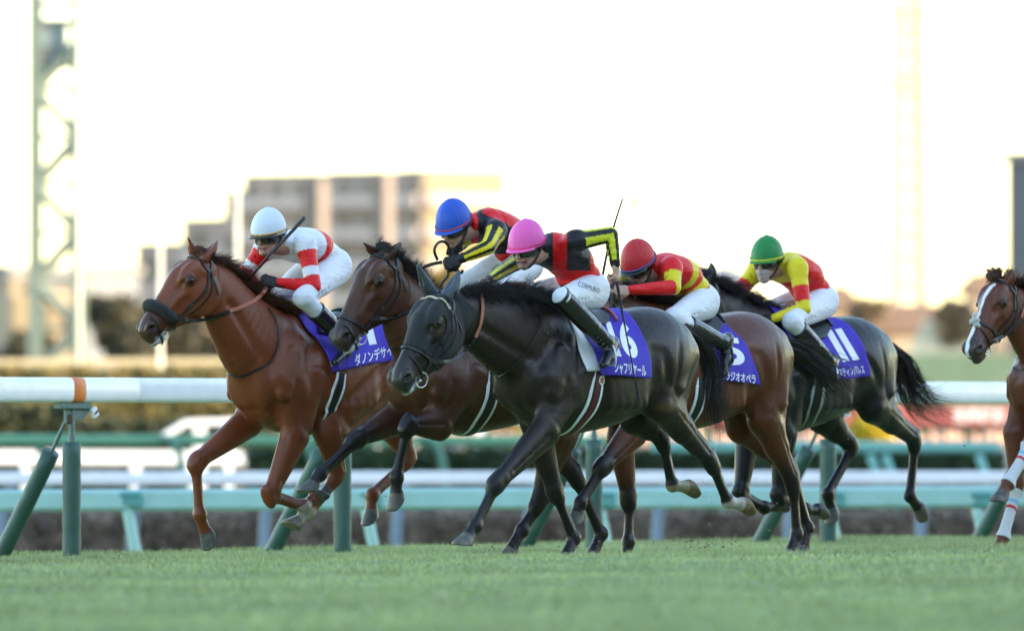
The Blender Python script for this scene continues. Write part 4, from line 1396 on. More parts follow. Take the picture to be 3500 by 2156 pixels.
        for sgn in (1, -1):
            P = [gp(R(80 * sgn), 0, .004)] + [pt(R(104 - 20 * t), R(80 + 100 * t) * sgn, 1.02) for t in (.15, .4, .7, 1.0)]
            P = catmull(P, 6); Nn = [unit(p - s.hc) for p in P]; T = np.gradient(P, axis=0); Wd = np.cross(T, Nn); Wd /= np.linalg.norm(Wd, axis=1)[:, None]
            mb.ribbon(W(P), (Wd * .009) @ H.M, .003, np.array(Nn) @ H.M)
            # chin strap
            P = catmull([pt(R(96), R(95) * sgn, .97), q(.0, .073 * sgn, -.05), q(.045, .050 * sgn, -.10), q(.058, 0, -.122)], 6)
            Nn = [unit(p - q(0, 0, -.04)) for p in P]; T = np.gradient(P, axis=0); Wd = np.cross(T, Nn); Wd /= np.linalg.norm(Wd, axis=1)[:, None] + 1e-9
            mb.ribbon(W(P), (Wd * .009) @ H.M, .004, np.array(Nn) @ H.M)
        mb.build('strap', M_BLACK, g, smooth=True)

def whip(H, pts, label, rad=(.011, .010, .006, .004), popper=True):
    P = catmull([H.w(H.p(*q)) for q in pts], 6)
    n = len(P)
    rt = thing('riding_whip', tuple(P[0]), label, 'whip')
    r = np.interp(np.linspace(0, 1, n), np.linspace(0, 1, len(rad)), rad)
    MB().tube(P, list(r), 8).build('shaft', mat('whip_black', (.014, .014, .016), rough=.45, bump=.6, bscale=200), rt, smooth=True)
    if popper:
        d = unit(P[-1] - P[-2]); a = P[-1] - d * .02; u = unit(np.cross(d, (0, 1, 0)))
        MB().box((a + d * .07), (.018, .006, .16), ax=(u, np.cross(u, d), d), bev=.003).build('flap', M_BLACK, rt)
    return rt
# ------------------------------------------------------------------ the field of runners
DARK = (.020, .016, .015)
def H_(x0, Y0, th=51): return Horse(x0, Y0, th)

# --- number 16: near-black horse nearest the camera
H16 = H_(2045, 52)
H16.set_head((1487, 985), (1340, 1300), 45)
S16 = dict(head=[(.05, .0, -.19, .074), (.12, .032, -.26, .090), (.20, .044, -.305, .096), (.29, .040, -.290, .088), (.38, .028, -.240, .070), (.47, .018, -.188, .060), (.55, .014, -.160, .058), (.60, -.005, -.140, .050)], h=.0065, seed=16, coat=(.016, .010, .0075), mane='black', foam=1, mouth=1,
    neck=[(1860, 1190, 0, .30, .17), (1770, 1160, 0, .275, .145), (1690, 1125, 0, .235, .115), (1610, 1090, 0, .18, .09), (1545, 1072, 0, .14, .075)],
    ears=[(1567, 930), (1429, 910)], points=(.010, .009, .009),
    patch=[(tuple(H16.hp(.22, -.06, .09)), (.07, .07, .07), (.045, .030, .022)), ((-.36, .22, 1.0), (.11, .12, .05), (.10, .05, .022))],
    fl=dict(p=[(1865, 1470), (1693, 1655), (1624, 1795), (1582, 1858)], hoof=(.16, .155, .15)),
    fr=dict(p=[(1842, 1500), (1898, 1681), (1961, 1840), (1918, 1940)]),
    hl=dict(p=[(2255, 1375), (2428, 1575), (2487, 1713), (2565, 1730)], sock=.02, sockcol=(.50, .46, .38), hoof=(.26, .17, .06)),
    hr=dict(p=[(2180, 1420), (2262, 1495), (2297, 1657), (2375, 1668)], sock=-.02, sockcol=(.42, .36, .22), hoof=(.26, .19, .08)),
    crest=[(1570, 968, .10), (1640, 970, .17), (1720, 985, .19), (1800, 1005, .19), (1870, 1030, .15)], manedir=np.array((.75, -.35, .38)), manedroop=.5, nmane=1500, mspread=.26, forelock=0,
    tail=[(2290, 1135, 0), (2345, 1122, 0), (2400, 1180, .02), (2436, 1270, .03), (2448, 1370, .05), (2464, 1480, .06)], ntail=75, tailspread=.6)
R16, D16 = make_horse(H16, S16, 'near-black horse in a black hood with number 16 on its purple cloth')
u, nn, l = H16.hinv(D16.V)
val = np.minimum.reduce([.385 + .10 * (nn + .05) - u, u + .22, nn + .300, .16 - np.abs(l), (u * .0 + 1)])
EYEO = np.sqrt(((u - .235) / .088) ** 2 + ((nn + .070) / .052) ** 2) - 1
val = np.minimum(val, np.where(np.abs(l) > .03, EYEO * .06, 1))
val = np.minimum(val, .05 + u - nn * .0 + .0 * l)
ev = np.min([seg_par(D16.V, a, b)[1] for a, b in H16.earseg], axis=0)
D16.shell(np.minimum(.060 - ev, .02 - u - .3 * nn), 'ear_cover', mat('ear_cover', (.045, .060, .075), rough=.5, bump=.3, bscale=200), .0065)
D16.shell(val, 'hood', mat('hood_mesh', (.013, .016, .019), rough=.6, bump=.8, bscale=420), .005)
bridle(D16, dict(jewel=1, ub=.095, un=.395, ringr=.046, bit=(.515, -.155)))
reins(D16, [(M_BLACK, .022, [(1478, 1236, .10), (1530, 1234, .12), (1578, 1212, None), (1608, 1170, None), (1622, 1150, None)]),
            (M_RUBBER, .024, [(1622, 1150, None), (1640, 1100, None), (1646, 1050, None), (1640, 1005, None), (1625, 978, None)]),
            (M_RUBBER, .022, [(1672, 990, .03), (1720, 975, .03), (1775, 970, .03), (1800, 980, .04), (1798, 1000, .05)])], R16)
mb = MB(); D16.pxstrap([(1803, 1015), (1835, 1050), (1847, 1085), (1838, 1130), (1785, 1215), (1730, 1270), (1696, 1287), (1672, 1275), (1663, 1250)], .010, mb); mb.build('neck_strap', M_BLACK, R16)
girth(D16, [(2050, 1262), (2040, 1310), (2017, 1398), (1985, 1440), (1945, 1478)], .105, inner=(.034, M_MAROON))
ob, cm = cloth(D16, [((1925, 1045), (2040, 1284)), ((2050, 1070), (2078, 1283)), ((2158, 1095), (2211, 1293))],
      num=('16', ((2106, 1219), (2188, 1225), (2066, 1095)), .05), name=('シャフリヤール', ((2101, 1275), (2208, 1289), (2099, 1234))), pad=(.10, .10, .10), seed=2)
SD16 = saddle(D16, .20, -.02, ph=.42, cant=mat('pink_saddle_edge', (.42, .09, .12), rough=.4))
# girth badge
p, m = D16.hit(2051, 1300)
if p is not None:
    e = np.cross(m, (0, 0, 1)); e = unit(e); v = unit(np.cross(e, m))
    if v[2] < 0: v = -v
    for rx, ry, off, mt, nm in ((.022, .027, .0150, M_PRINT, 'badge'), (.016, .020, .0165, mat('badge_green', (.10, .30, .14), rough=.5), 'badge_face'), (.010, .015, .018, mat('badge_red', (.6, .06, .05), rough=.5), 'badge_mark')):
        V = [H16.w(p + m * off + e * rx * math.cos(a) + v * ry * math.sin(a)) for a in np.linspace(0, 6.283, 24, endpoint=False)]
        V2, F2 = thicken(np.array(V), [tuple(range(24))], np.tile((m * .002) @ H16.M, (24, 1)))
        mesh_obj(nm, V2, F2, mt, R16, smooth=False)

# --- number 1: chestnut with the black nose roll
H1 = H_(1130, 54)
H1.set_head((672, 850), (470, 1128), 33)
CH = (.175, .046, .016)
S1 = dict(h=.0065, seed=1, coat=CH, mane='chestnut', foam=1, mouth=1, star=1, muzzle=(.045, .028, .024),
    neck=[(915, 1215, 0, .30, .18), (850, 1155, 0, .27, .155), (795, 1080, 0, .225, .115), (750, 1008, 0, .19, .09), (706, 962, 0, .15, .075)],
    ears=[(742, 824), (643, 812)],
    fr=dict(p=[(850, 1440), (668, 1580), (681, 1758), (717, 1856)], hoof=(.15, .16, .15)),
    fl=dict(p=[(1007, 1490), (922, 1694), (1036, 1733), (1100, 1680)]),
    hl=dict(p=[(1126, 1470), (1156, 1622), (1054, 1751), (990, 1800)], sock=.03, sockcol=(.48, .44, .36), hoof=(.30, .26, .16)),
    hr=dict(p=[(1340, 1440), (1402, 1567), (1272, 1688), (1266, 1778)], hoof=(.17, .17, .16)),
    crest=[(700, 850, .10), (750, 862, .12), (800, 905, .13), (845, 965, .14), (890, 1010, .15), (940, 1040, .16), (1000, 1045, .14)], manedir=np.array((.75, -.15, .62)), manedroop=.45, nmane=1300, mspread=.22,
    fldir=np.array((.8, -.2, .25)), fllen=.09,
    tail=[(1400, 1070, 0), (1450, 1150, 0), (1500, 1260, 0), (1530, 1400, 0)])
R1, D1 = make_horse(H1, S1, 'chestnut horse in the lead with a black fleece roll across its nose')
bridle(D1, dict(roll=.44, un=.47, ringr=.022, bit=(.535, -.150)))
reins(D1, [(M_BLACK, .024, [(608, 1088, .10), (640, 1094, .12), (690, 1092, None), (740, 1080, None), (780, 1064, None)]),
           (M_RUBBER, .026, [(780, 1064, None), (825, 1048, None), (870, 1026, None), (900, 1000, .10), (912, 975, .06)]),
           (M_RUBBER, .022, [(862, 978, .02), (885, 975, .03), (905, 985, .05)])], R1)
mb = MB(); D1.pxstrap([(912, 1050), (940, 1090), (952, 1150), (942, 1200), (915, 1243), (873, 1265), (826, 1284), (780, 1278), (750, 1262), (731, 1240)], .013, mb); mb.build('neck_strap', M_BLACK, R1)
girth(D1, [(1166, 1275), (1152, 1340), (1128, 1400)], .085)
cloth(D1, [((1000, 1062), (1128, 1272)), ((1120, 1075), (1180, 1262)), ((1285, 1085), (1337, 1230))],
      num=('1', ((1262, 1180), (1287, 1176), (1236, 1075)), .05), name=('ダノンデサイル', ((1215, 1252), (1366, 1207), (1209, 1214))),
      extra=[('有', ((1114, 1258), (1127, 1255), (1112, 1240))), ('馬', ((1128, 1255), (1141, 1252), (1126, 1237)))], seed=5)
SD1 = saddle(D1)

# --- the bay behind the two leaders
H9 = H_(1715, 53.1, 42)
H9.set_head((1296, 842), (1133, 1160), 38)
S9 = dict(h=.0065, seed=9, coat=(.064, .023, .010), mane='black', foam=1, star=1, points=(.009, .008, .009), mouth=1,
    neck=[(1560, 1230, 0, .30, .18), (1480, 1180, 0, .28, .16), (1415, 1110, 0, .235, .12), (1375, 1040, 0, .19, .09), (1335, 985, 0, .15, .075)],
    ears=[(1369, 828), (1243, 831)],
    fr=dict(p=[(1350, 1432), (1214, 1502), (1093, 1618), (1052, 1676)], hoof=(.16, .155, .14)),
    fl=dict(p=[(1500, 1450), (1392, 1452), (1354, 1631), (1354, 1722)], hoof=(.17, .165, .15)),
    hl=dict(p=[(1905, 1480), (1842, 1715), (1783, 1810), (1722, 1925)]),
    hr=dict(p=[(1860, 1500), (1965, 1625), (2054, 1825), (2008, 1935)]),
    crest=[(1325, 850, .09), (1360, 880, .12), (1400, 910, .13), (1440, 940, .13), (1500, 990, .12), (1560, 1020, .12)], manedir=np.array((.55, 0, .8)), manedroop=.3, nmane=1100,
    fldir=np.array((.8, -.1, .42)), fllen=.12,
    tail=[(2030, 1080, 0), (2080, 1150, 0), (2110, 1260, 0), (2130, 1400, 0)])
R9, D9 = make_horse(H9, S9, 'bay horse with black lower legs between the chestnut leader and the hooded horse')
bridle(D9, dict(un=.47, ringr=.040, bit=(.515, -.150)))
reins(D9, [(M_BLACK, .024, [(1275, 1090, .09), (1310, 1088, .10), (1350, 1080, None), (1400, 1060, None), (1450, 1030, None), (1500, 985, None)]),
           (M_BLACK, .022, [(1420, 930, .02), (1450, 913, .04), (1480, 902, .06), (1512, 896, .08)]),
           (M_BLACK, .018, [(1496, 890, .08), (1484, 855, .08), (1500, 828, .08), (1526, 830, .08), (1541, 866, .08), (1550, 905, .08), (1574, 934, .08), (1582, 922, .08)]),
           (M_BLACK, .016, [(1532, 920, .08), (1530, 945, .08), (1512, 965, .06), (1505, 985, .05)])], R9)
mb = MB(); D9.pxstrap([(1450, 1090), (1445, 1150), (1410, 1185), (1360, 1188), (1322, 1195)], .012, mb); mb.build('neck_strap', M_BLACK, R9)
girth(D9, [(1690, 1270), (1680, 1360), (1640, 1440), (1600, 1485)], .10)
cloth(D9, [(('L', .30), (.12, 1.9)), (('L', .02), (-.08, 1.9)), (('L', -.33), (-.40, 1.9))], num=None, seed=7)
SD9 = saddle(D9)

# --- number 5: bay with the red-capped jockey
H5 = H_(2386, 54.4)
H5.set_head((2055, 985), (1930, 1270), 48)
S5 = dict(h=.0075, seed=5, coat=(.098, .027, .010), mane='black', points=(.009, .008, .009),
    neck=[(2290, 1200, 0, .29, .17), (2225, 1170, 0, .26, .15), (2165, 1130, 0, .21, .11), (2110, 1090, 0, .17, .09), (2080, 1068, 0, .14, .075)],
    ears=[(2110, 935), (2030, 930)],
    fl=dict(p=[(2165, 1475), (2057, 1598), (1983, 1716), (1966, 1775)], hoof=(.14, .14, .14)),
    fr=dict(p=[(2120, 1500), (2150, 1708), (2147, 1850), (2136, 1945)]),
    hl=dict(p=[(2612, 1430), (2710, 1648), (2722, 1825), (2688, 1925)]),
    hr=dict(p=[(2540, 1450), (2705, 1605), (2760, 1805), (2735, 1915)]),
    crest=[(2075, 985, .12), (2120, 1000, .16), (2180, 1010, .16), (2250, 1025, .16), (2320, 1040, .14)], manedir=np.array((.5, -.2, .75)), manedroop=.45, nmane=1000,
    fldir=np.array((.3, 0, .8)),
    tail=[(2625, 1180, 0), (2680, 1180, 0), (2738, 1218, 0), (2800, 1270, .03), (2870, 1308, .05), (2895, 1380, .06)], ntail=60, tailspread=1.2)
R5, D5 = make_horse(H5, S5, 'bay horse with number 5 on its purple cloth behind the dark hooded horse')
bridle(D5, {})
reins(D5, [(M_BLACK, .022, [(2092, 1000, .08), (2090, 1030, .09), (2080, 1070, .10), (2020, 1190, .10)])], R5)
girth(D5, [(2400, 1290), (2395, 1340), (2380, 1400), (2330, 1465)], .10)
cloth(D5, [(('L', .30), (.16, 1.75)), ((2440, 1130), (2458, 1298)), ((2512, 1145), (2588, 1313))],
      num=('5', ((2481, 1246), (2552, 1250), (2455, 1152)), .03), name=('ベラジオオペラ', ((2461, 1296), (2583, 1312), (2459, 1264))), seed=9)
SD5 = saddle(D5)

# --- number 11: black horse with the green-capped jockey
H11 = H_(2758, 57)
H11.set_head((2392, 932), (2268, 1210), 42)
S11 = dict(h=.0075, seed=11, coat=(.010, .009, .0095), mane='black', points=(.008, .008, .009),
    neck=[(2660, 1205, 0, .29, .17), (2600, 1175, 0, .26, .15), (2530, 1125, 0, .215, .11), (2465, 1070, 0, .17, .09), (2425, 1030, 0, .14, .075)],
    ears=[(2430, 898), (2352, 896)],
    fr=dict(p=[(2560, 1480), (2530, 1690), (2612, 1736), (2676, 1722)], hoof=(.14, .13, .12)),
    fl=dict(p=[(2680, 1480), (2662, 1700), (2752, 1742), (2815, 1745)], hoof=(.16, .14, .12)),
    hl=dict(p=[(2985, 1385), (3128, 1500), (3109, 1694), (3155, 1755)], hoof=(.17, .16, .15)),
    hr=dict(p=[(2810, 1420), (2915, 1525), (2829, 1684), (2845, 1768)], hoof=(.17, .165, .16)),
    crest=[(2405, 935, .10), (2450, 985, .15), (2510, 1025, .16), (2570, 1075, .14), (2640, 1100, .12)], manedir=np.array((.5, -.35, .45)), manedroop=.6, nmane=900,
    fldir=np.array((.5, 0, .3)),
    tail=[(2980, 1200, 0), (3040, 1195, 0), (3082, 1262, 0), (3108, 1335, .0), (3158, 1385, 0), (3228, 1400, 0)], ntail=80, tailspread=1.2)
R11, D11 = make_horse(H11, S11, 'black horse with number 11 on its purple cloth and a red tail ribbon')
bridle(D11, {})
reins(D11, [(M_BLACK, .022, [(2598, 1098, .08), (2560, 1110, .10), (2480, 1140, None), (2420, 1160, None)])], R11)
girth(D11, [(2800, 1290), (2795, 1340), (2780, 1400), (2740, 1465)], .10, edge=mat('green_grey_pad', (.30, .34, .30), rough=.8))
cl11, _c = cloth(D11, [((2665, 1112), (2745, 1275)), ((2790, 1110), (2870, 1296)), ((2898, 1115), (2966, 1283))],
      name=('ジャスティンパレス', ((2845, 1293), (2957, 1277), (2838, 1263))), seed=11)
SD11 = saddle(D11)
bv11 = bvh_of(np.array([H11.l(np.array(v.co) + base_of(cl11)) for v in cl11.data.vertices]), [tuple(p.vertices) for p in cl11.data.polygons])
for a in (0, 1): D11.text('1', ((2882 + a * 33, 1238 - a * 6), (2904 + a * 33, 1234 - a * 6), (2820 + a * 33, 1132 - a * 6)), 'race_number', M_PRINT, cl11, bv11, bold=.05)
rb = MB(); P = catmull([H11.w(H11.p(3060, 1185, .02)), H11.w(H11.p(3085, 1210, .03)), H11.w(H11.p(3100, 1240, .04)), H11.w(H11.p(3092, 1252, .04)), H11.w(H11.p(3082, 1245, .04))], 6)
rb.tube(P, .007, 6); rb.build('tail_ribbon', mat('red_ribbon', (.65, .03, .02), rough=.5), R11, smooth=True)

# --- chestnut with the white blaze at the right edge
H6 = H_(3762, 56)
H6.set_head((3416, 936), (3304, 1198), 50)
S6 = dict(h=.0075, seed=6, coat=(.13, .038, .018), mane='chestnut', blaze=(.0, -.005, -.012), muzzle=(.05, .04, .04),
    neck=[(3650, 1235, 0, .29, .17), (3590, 1190, 0, .26, .15), (3535, 1140, 0, .215, .11), (3490, 1085, 0, .18, .09), (3452, 1045, 0, .145, .075)],
    ears=[(3452, 921), (3372, 917)],
    fr=dict(p=[(3475, 1480), (3477, 1655), (3428, 1835), (3385, 1930)]),
    fl=dict(p=[(3620, 1500), (3525, 1510), (3445, 1650), (3418, 1702)], hoof=(.13, .12, .12)),
    hl=dict(p=[(3990, 1390), (4110, 1560), (4080, 1740), (4060, 1820)]),
    hr=dict(p=[(3850, 1430), (3950, 1590), (3960, 1760), (3930, 1850)]),
    crest=[(3430, 935, .16), (3470, 950, .15), (3520, 985, .15), (3600, 1040, .14)], manedir=np.array((.1, -.3, .8)), manedroop=.5, nmane=900,
    fldir=np.array((-.3, -.2, .6)),
    tail=[(4060, 1110, 0), (4120, 1200, 0), (4170, 1320, 0), (4220, 1440, 0)])
R6, D6 = make_horse(H6, S6, 'chestnut horse with a white blaze entering at the right edge')
b6 = bridle(D6, dict(un=.395, ringr=.028, bit=(.515, -.150)))
reins(D6, [(M_BLACK, .026, [(3385, 1165, .08), (3412, 1157, .09), (3452, 1128, None), (3485, 1085, None)]),
           (M_RUBBER, .026, [(3485, 1085, None), (3500, 1050, None), (3515, 1015, None)])], R6)
p = H6.w(H6.hp(.40, .035, -.015))
f = Field(.006)
for k in range(12): f.add(Ell(H6.hp(.405, .034, 0) + np.random.RandomState(k).randn(3) * np.array((.016, .022, .016)), ((1, 0, 0), (0, 1, 0), (0, 0, 1)), (.014, .016, .014)), .006)
V2, F2 = f.run(); mesh_obj('nose_fleece', H6.w(V2), F2, mat('white_fleece', (.62, .62, .58), rough=1, bump=1.5, bscale=150), b6)
mb = MB(); D6.pxstrap([(3495, 1262), (3475, 1262), (3458, 1250), (3452, 1232)], .016, mb); mb.build('neck_strap', M_BLACK, R6)
cloth(D6, [(('L', .34), (.10, 1.9)), (('L', 0), (-.10, 1.9)), (('L', -.36), (-.42, 1.9))], seed=13)
SD6 = saddle(D6)
# leg bandages: white wraps with a blue and a red stripe
for nm in ('fl', 'fr'):
    E, K, Ft, Hf = H6.legs[nm]
    t1, d1 = seg_par(D6.V, K, Ft)
    ttv = (D6.V - K) @ (Ft - K) / np.dot(Ft - K, Ft - K)
    rest = np.minimum.reduce([ttv - .12, 1.02 - ttv, .075 - d1])
    w = D6.shell(rest, 'leg_bandage', mat('white_bandage', (.62, .62, .64), rough=.9, bump=.6, bscale=120), .006, R6)
    for a0, mt in ((.30, mat('pale_blue_stripe', (.22, .50, .72), rough=.8)), (.42, mat('red_stripe', (.55, .04, .05), rough=.8))):
        D6.shell(np.minimum.reduce([ttv - a0, a0 + .055 - ttv, .075 - d1]), 'stripe', mt, .0075, w)

# ------------------------------------------------------------------ riders
def pick(t, edges, chars):
    return np.array(list(chars))[np.digitize(t, edges)]
def sleeve_stripes(L, a, k):
    o = np.where(((a + 388) % 72) < 34, 'k', 'y')
    return np.where(L > .93, 'k', o)
J1 = dict(helm=(914, 757, 0), chin=(910, 874, 0), neck=(995, 838, 0), shL=(1045, 840, .17), shR=(905, 850, -.15), elL=(1072, 978, .26), wrL=(950, 966, .12), hdL=(905, 957, .06),
    elR=(838, 938, -.24), wrR=(872, 968, -.08), hdR=(895, 975, -.03), hip=(1115, 905, 0), knL=(1034, 1018, .27), anL=(1190, 1168, .30), toL=(1138, 1232, .33), knR=(945, 1010, -.25), anR=(1040, 1180, -.30), toR=(1000, 1230, -.30),
    yaw=60, cap=(.62, .68, .76), pitch=7, capname='white', band=(.62, .38, .12), peakblack=1, peak=.045, gloves=1, mouth=.006, hump=.05,
    silk=lambda t, a, V: pick(t, [.40, .60], 'wrw'), sleeve=lambda L, a, k: pick(L, [.05, .30, .42], 'wrwr'), skin=(.40, .22, .15))
Rider(H1, J1, 'jockey in white cap and red and white silks on the chestnut leader')
whip(H1, [(846, 962, .04), (900, 895, .22), (960, 832, .30), (1040, 745, .34)], 'black whip held up across the shoulder of the white-capped jockey', rad=(.006, .007, .009, .013), popper=False)
def pxy(H, V):
    """side-on position of a point on the rider, in the units the poses were measured in"""
    k = FPX / H.Y0
    return H.x0 + k * (-H.c * V[:, 0] + H.s * V[:, 1]), 1418 - (V[:, 2] - CAM_H) * k
def silk16(t, a, V):
    x, y = pxy(H16, V)
    o = np.where(x < 1889, 'k', np.where(x < 1936, 'r', np.where(x < 2016, 'k', 'r')))
    o = np.where((y > 928) & (x > 1840), 'r', o)
    o = np.where((y > 925) & (x < 1856), 'k', o)
    o = np.where((y > 962 + (2035 - x) * .12), 'k', o)
    return o
def silk9(t, a, V):
    x, y = pxy(H9, V)
    o = np.where(x < 1634, 'r', 'k')
    o = np.where((y < 728 + (x - 1640) * .42) & (x > 1640), 'r', o)
    o = np.where((np.abs(x - 1640) < 9) & (y < 745), 'k', o)
    o = np.where((y > 868) & (y < 900), 'r', o)
    o = np.where((x > 1738) & (y < 775), 'r', o)
    return np.where(y > 900, 'k', o)
J9 = dict(helm=(1542, 729, 0), chin=(1568, 842, 0), neck=(1645, 760, 0), shL=(1695, 790, .17), shR=(1590, 800, -.15), elL=(1668, 845, .27), wrL=(1575, 884, .14), hdL=(1528, 902, .09),
    elR=(1575, 830, -.22), wrR=(1560, 850, -.05), hdR=(1540, 850, -.02), hip=(1775, 890, 0), knL=(1695, 990, .27), anL=(1800, 1150, .30), toL=(1770, 1200, .32), knR=(1590, 965, -.25), anR=(1690, 1150, -.30), toR=(1660, 1200, -.30),
    yaw=56, cap=(.02, .085, .48), pitch=20, capname='blue', band=(.55, .07, .09), gloves=1, hump=.06, skin=(.42, .24, .16), stubble=.35,
    sleeve0=.10, silk=silk9, sleeve=sleeve_stripes)
Rider(H9, J9, 'jockey in blue cap and black, red and yellow silks leaning over the bay horse')
J16 = dict(helm=(1795, 798, 0), chin=(1797, 930, 0), neck=(1872, 842, 0), shL=(1965, 825, .19), shR=(1838, 858, -.17), elL=(2086, 802, .30), wrL=(2103, 905, .33), hdL=(2108, 955, .34),
    elR=(1750, 905, -.20), wrR=(1660, 962, -.06), hdR=(1625, 978, -.02), hip=(1992, 985, 0), knL=(1922, 1018, .27), anL=(2080, 1178, .33), toL=(2056, 1240, .38), knR=(1812, 1000, -.25), anR=(1900, 1180, -.30), toR=(1870, 1230, -.30),
    yaw=56, cap=(.80, .11, .42), pitch=11, capname='pink', band=(.75, .06, .22), mouth=.016, hump=.055, boot=-.05, bootband=1, stubble=.45,
    gripL=(.0, .1, 1), palmL=(.2, -.9, .0),
    sleeve0=.11, silk=silk16, sleeve=lambda L, a, k: np.where(sleeve_stripes(L, a, k) == 'y', 'Y', 'k'))
Q16 = Rider(H16, J16, 'jockey in pink cap grimacing on the dark hooded horse, elbow raised')
whip(H16, [(2100, 925, .335), (2112, 985, .345), (2130, 1085, .36), (2176, 1320, .42)], 'black whip hanging from the hand of the pink-capped jockey', rad=(.010, .011, .0095, .005, .004))
J5 = dict(helm=(2172, 866, 0), chin=(2178, 975, 0), neck=(2245, 915, 0), shL=(2296, 915, .18), shR=(2165, 935, -.17), elL=(2302, 982, .25), wrL=(2150, 992, .14), hdL=(2108, 993, .10),
    elR=(2088, 975, -.20), wrR=(2070, 985, .0), hdR=(2085, 1005, .05), hip=(2372, 1025, 0), knL=(2300, 1085, .28), anL=(2475, 1175, .31), toL=(2468, 1275, .34), knR=(2200, 1070, -.26), anR=(2300, 1200, -.30), toR=(2280, 1260, -.30),
    yaw=54, cap=(.50, .02, .025), pitch=24, capname='red', band=(.04, .15, .42), peakblack=1, hump=.06,
    silk=lambda t, a, V: pick(t, [.20, .36, .50, .64, .78], 'ryryrr'), sleeve=lambda L, a, k: pick(L, [.12, .34], 'ryr'))
Q5 = Rider(H5, J5, 'jockey in red cap crouched low in red and yellow hoops')
whip(H5, [(2058, 950, .0), (2078, 850, -.02), (2098, 774, -.04), (2128, 680, -.06)], 'black whip pointing straight up behind the arm of the pink-capped jockey', rad=(.010, .008, .006), popper=False)
J11 = dict(helm=(2619, 849, 0), chin=(2610, 962, 0), neck=(2676, 905, 0), shL=(2726, 915, .18), shR=(2588, 925, -.17), elL=(2748, 1055, .26), wrL=(2640, 1090, .14), hdL=(2598, 1096, .09),
    elR=(2518, 1005, -.24), wrR=(2520, 1060, -.12), hdR=(2545, 1085, -.05), hip=(2782, 1022, 0), knL=(2705, 1098, .28), anL=(2838, 1240, .31), toL=(2828, 1296, .35), knR=(2590, 1078, -.25), anR=(2700, 1250, -.30), toR=(2670, 1290, -.30),
    yaw=64, cap=(.012, .20, .045), pitch=4, capname='green', band=(.65, .62, .04), gloves=1, mask=1, hump=.05, boot=.18,
    silk=lambda t, a, V: np.where((t > .22) & (t < .74), np.where(np.abs(a) < 62, 'y', 'r'), pick(t, [.22, .74, .88], 'rrry')), sleeve=lambda L, a, k: pick(L, [.26, .46], 'yry'))
Q11 = Rider(H11, J11, 'jockey in green cap and pale mask with yellow sleeves banded red')
J6 = dict(helm=(3600, 830, 0), chin=(3600, 940, 0), neck=(3670, 880, 0), shL=(3712, 890, .18), shR=(3580, 900, -.17), elL=(3720, 1000, .26), wrL=(3590, 985, .12), hdL=(3545, 975, .07),
    elR=(3560, 960, -.24), wrR=(3535, 965, -.06), hdR=(3495, 968, -.01), hip=(3780, 1000, 0), knL=(3700, 1080, .28), anL=(3830, 1220, .31), toL=(3800, 1270, .34), knR=(3590, 1060, -.25), anR=(3700, 1230, -.30), toR=(3670, 1280, -.30),
    yaw=40, cap=(.72, .35, .02), capname='orange', band=(.7, .7, .7), hump=.05,
    silk=lambda t, a, V: pick(t, [.4, .6], 'rwr'), sleeve=lambda L, a, k: pick(L, [.5], 'rw'))
Rider(H6, J6, 'jockey on the chestnut at the right edge, bare hand just in view')

# irons and leathers
def iron(Q, H, D, SD, mt=M_METAL, leather=M_BLACK):
    for k, b in (('L', 1), ('R', -1)):
        ft, an = Q.foot[k]
        p, m = D.trunk(.14, 1.15 * b, .05)
        stirrup(D, ft, an, p, b, mt, leather, SD)
iron(Q16, H16, D16, SD16, mat('white_iron', (.7, .7, .72), rough=.25), M_MAROON)
iron(Q11, H11, D11, SD11); iron(Q5, H5, D5, SD5, M_BLACK)
# lettering down the thigh of the pink-capped jockey
bv = bvh_of(Q16.brV, Q16.brF)
D16.text('C.DEMURO', ((1975, 978), (2047, 1002), (1977, 962)), 'printed_name', mat('navy_print', (.03, .04, .12), rough=.6), Q16.br, bv, off=.002, bold=.0)
# ------------------------------------------------------------------ the setting
K_ = 3500.0 / 2455.0
def XD(x, Y): return (x * K_ - 1750) / FPX * Y
def ZD(y, Y): return CAM_H + (1418 - y * K_) / FPX * Y
RD = unit((.627, .779, 0)); RN = unit((-.779, .627, 0))      # along the running rail; towards the infield
RA = np.array((XD(172, 57.1), 57.1, 0.0))                    # foot of the first rail post

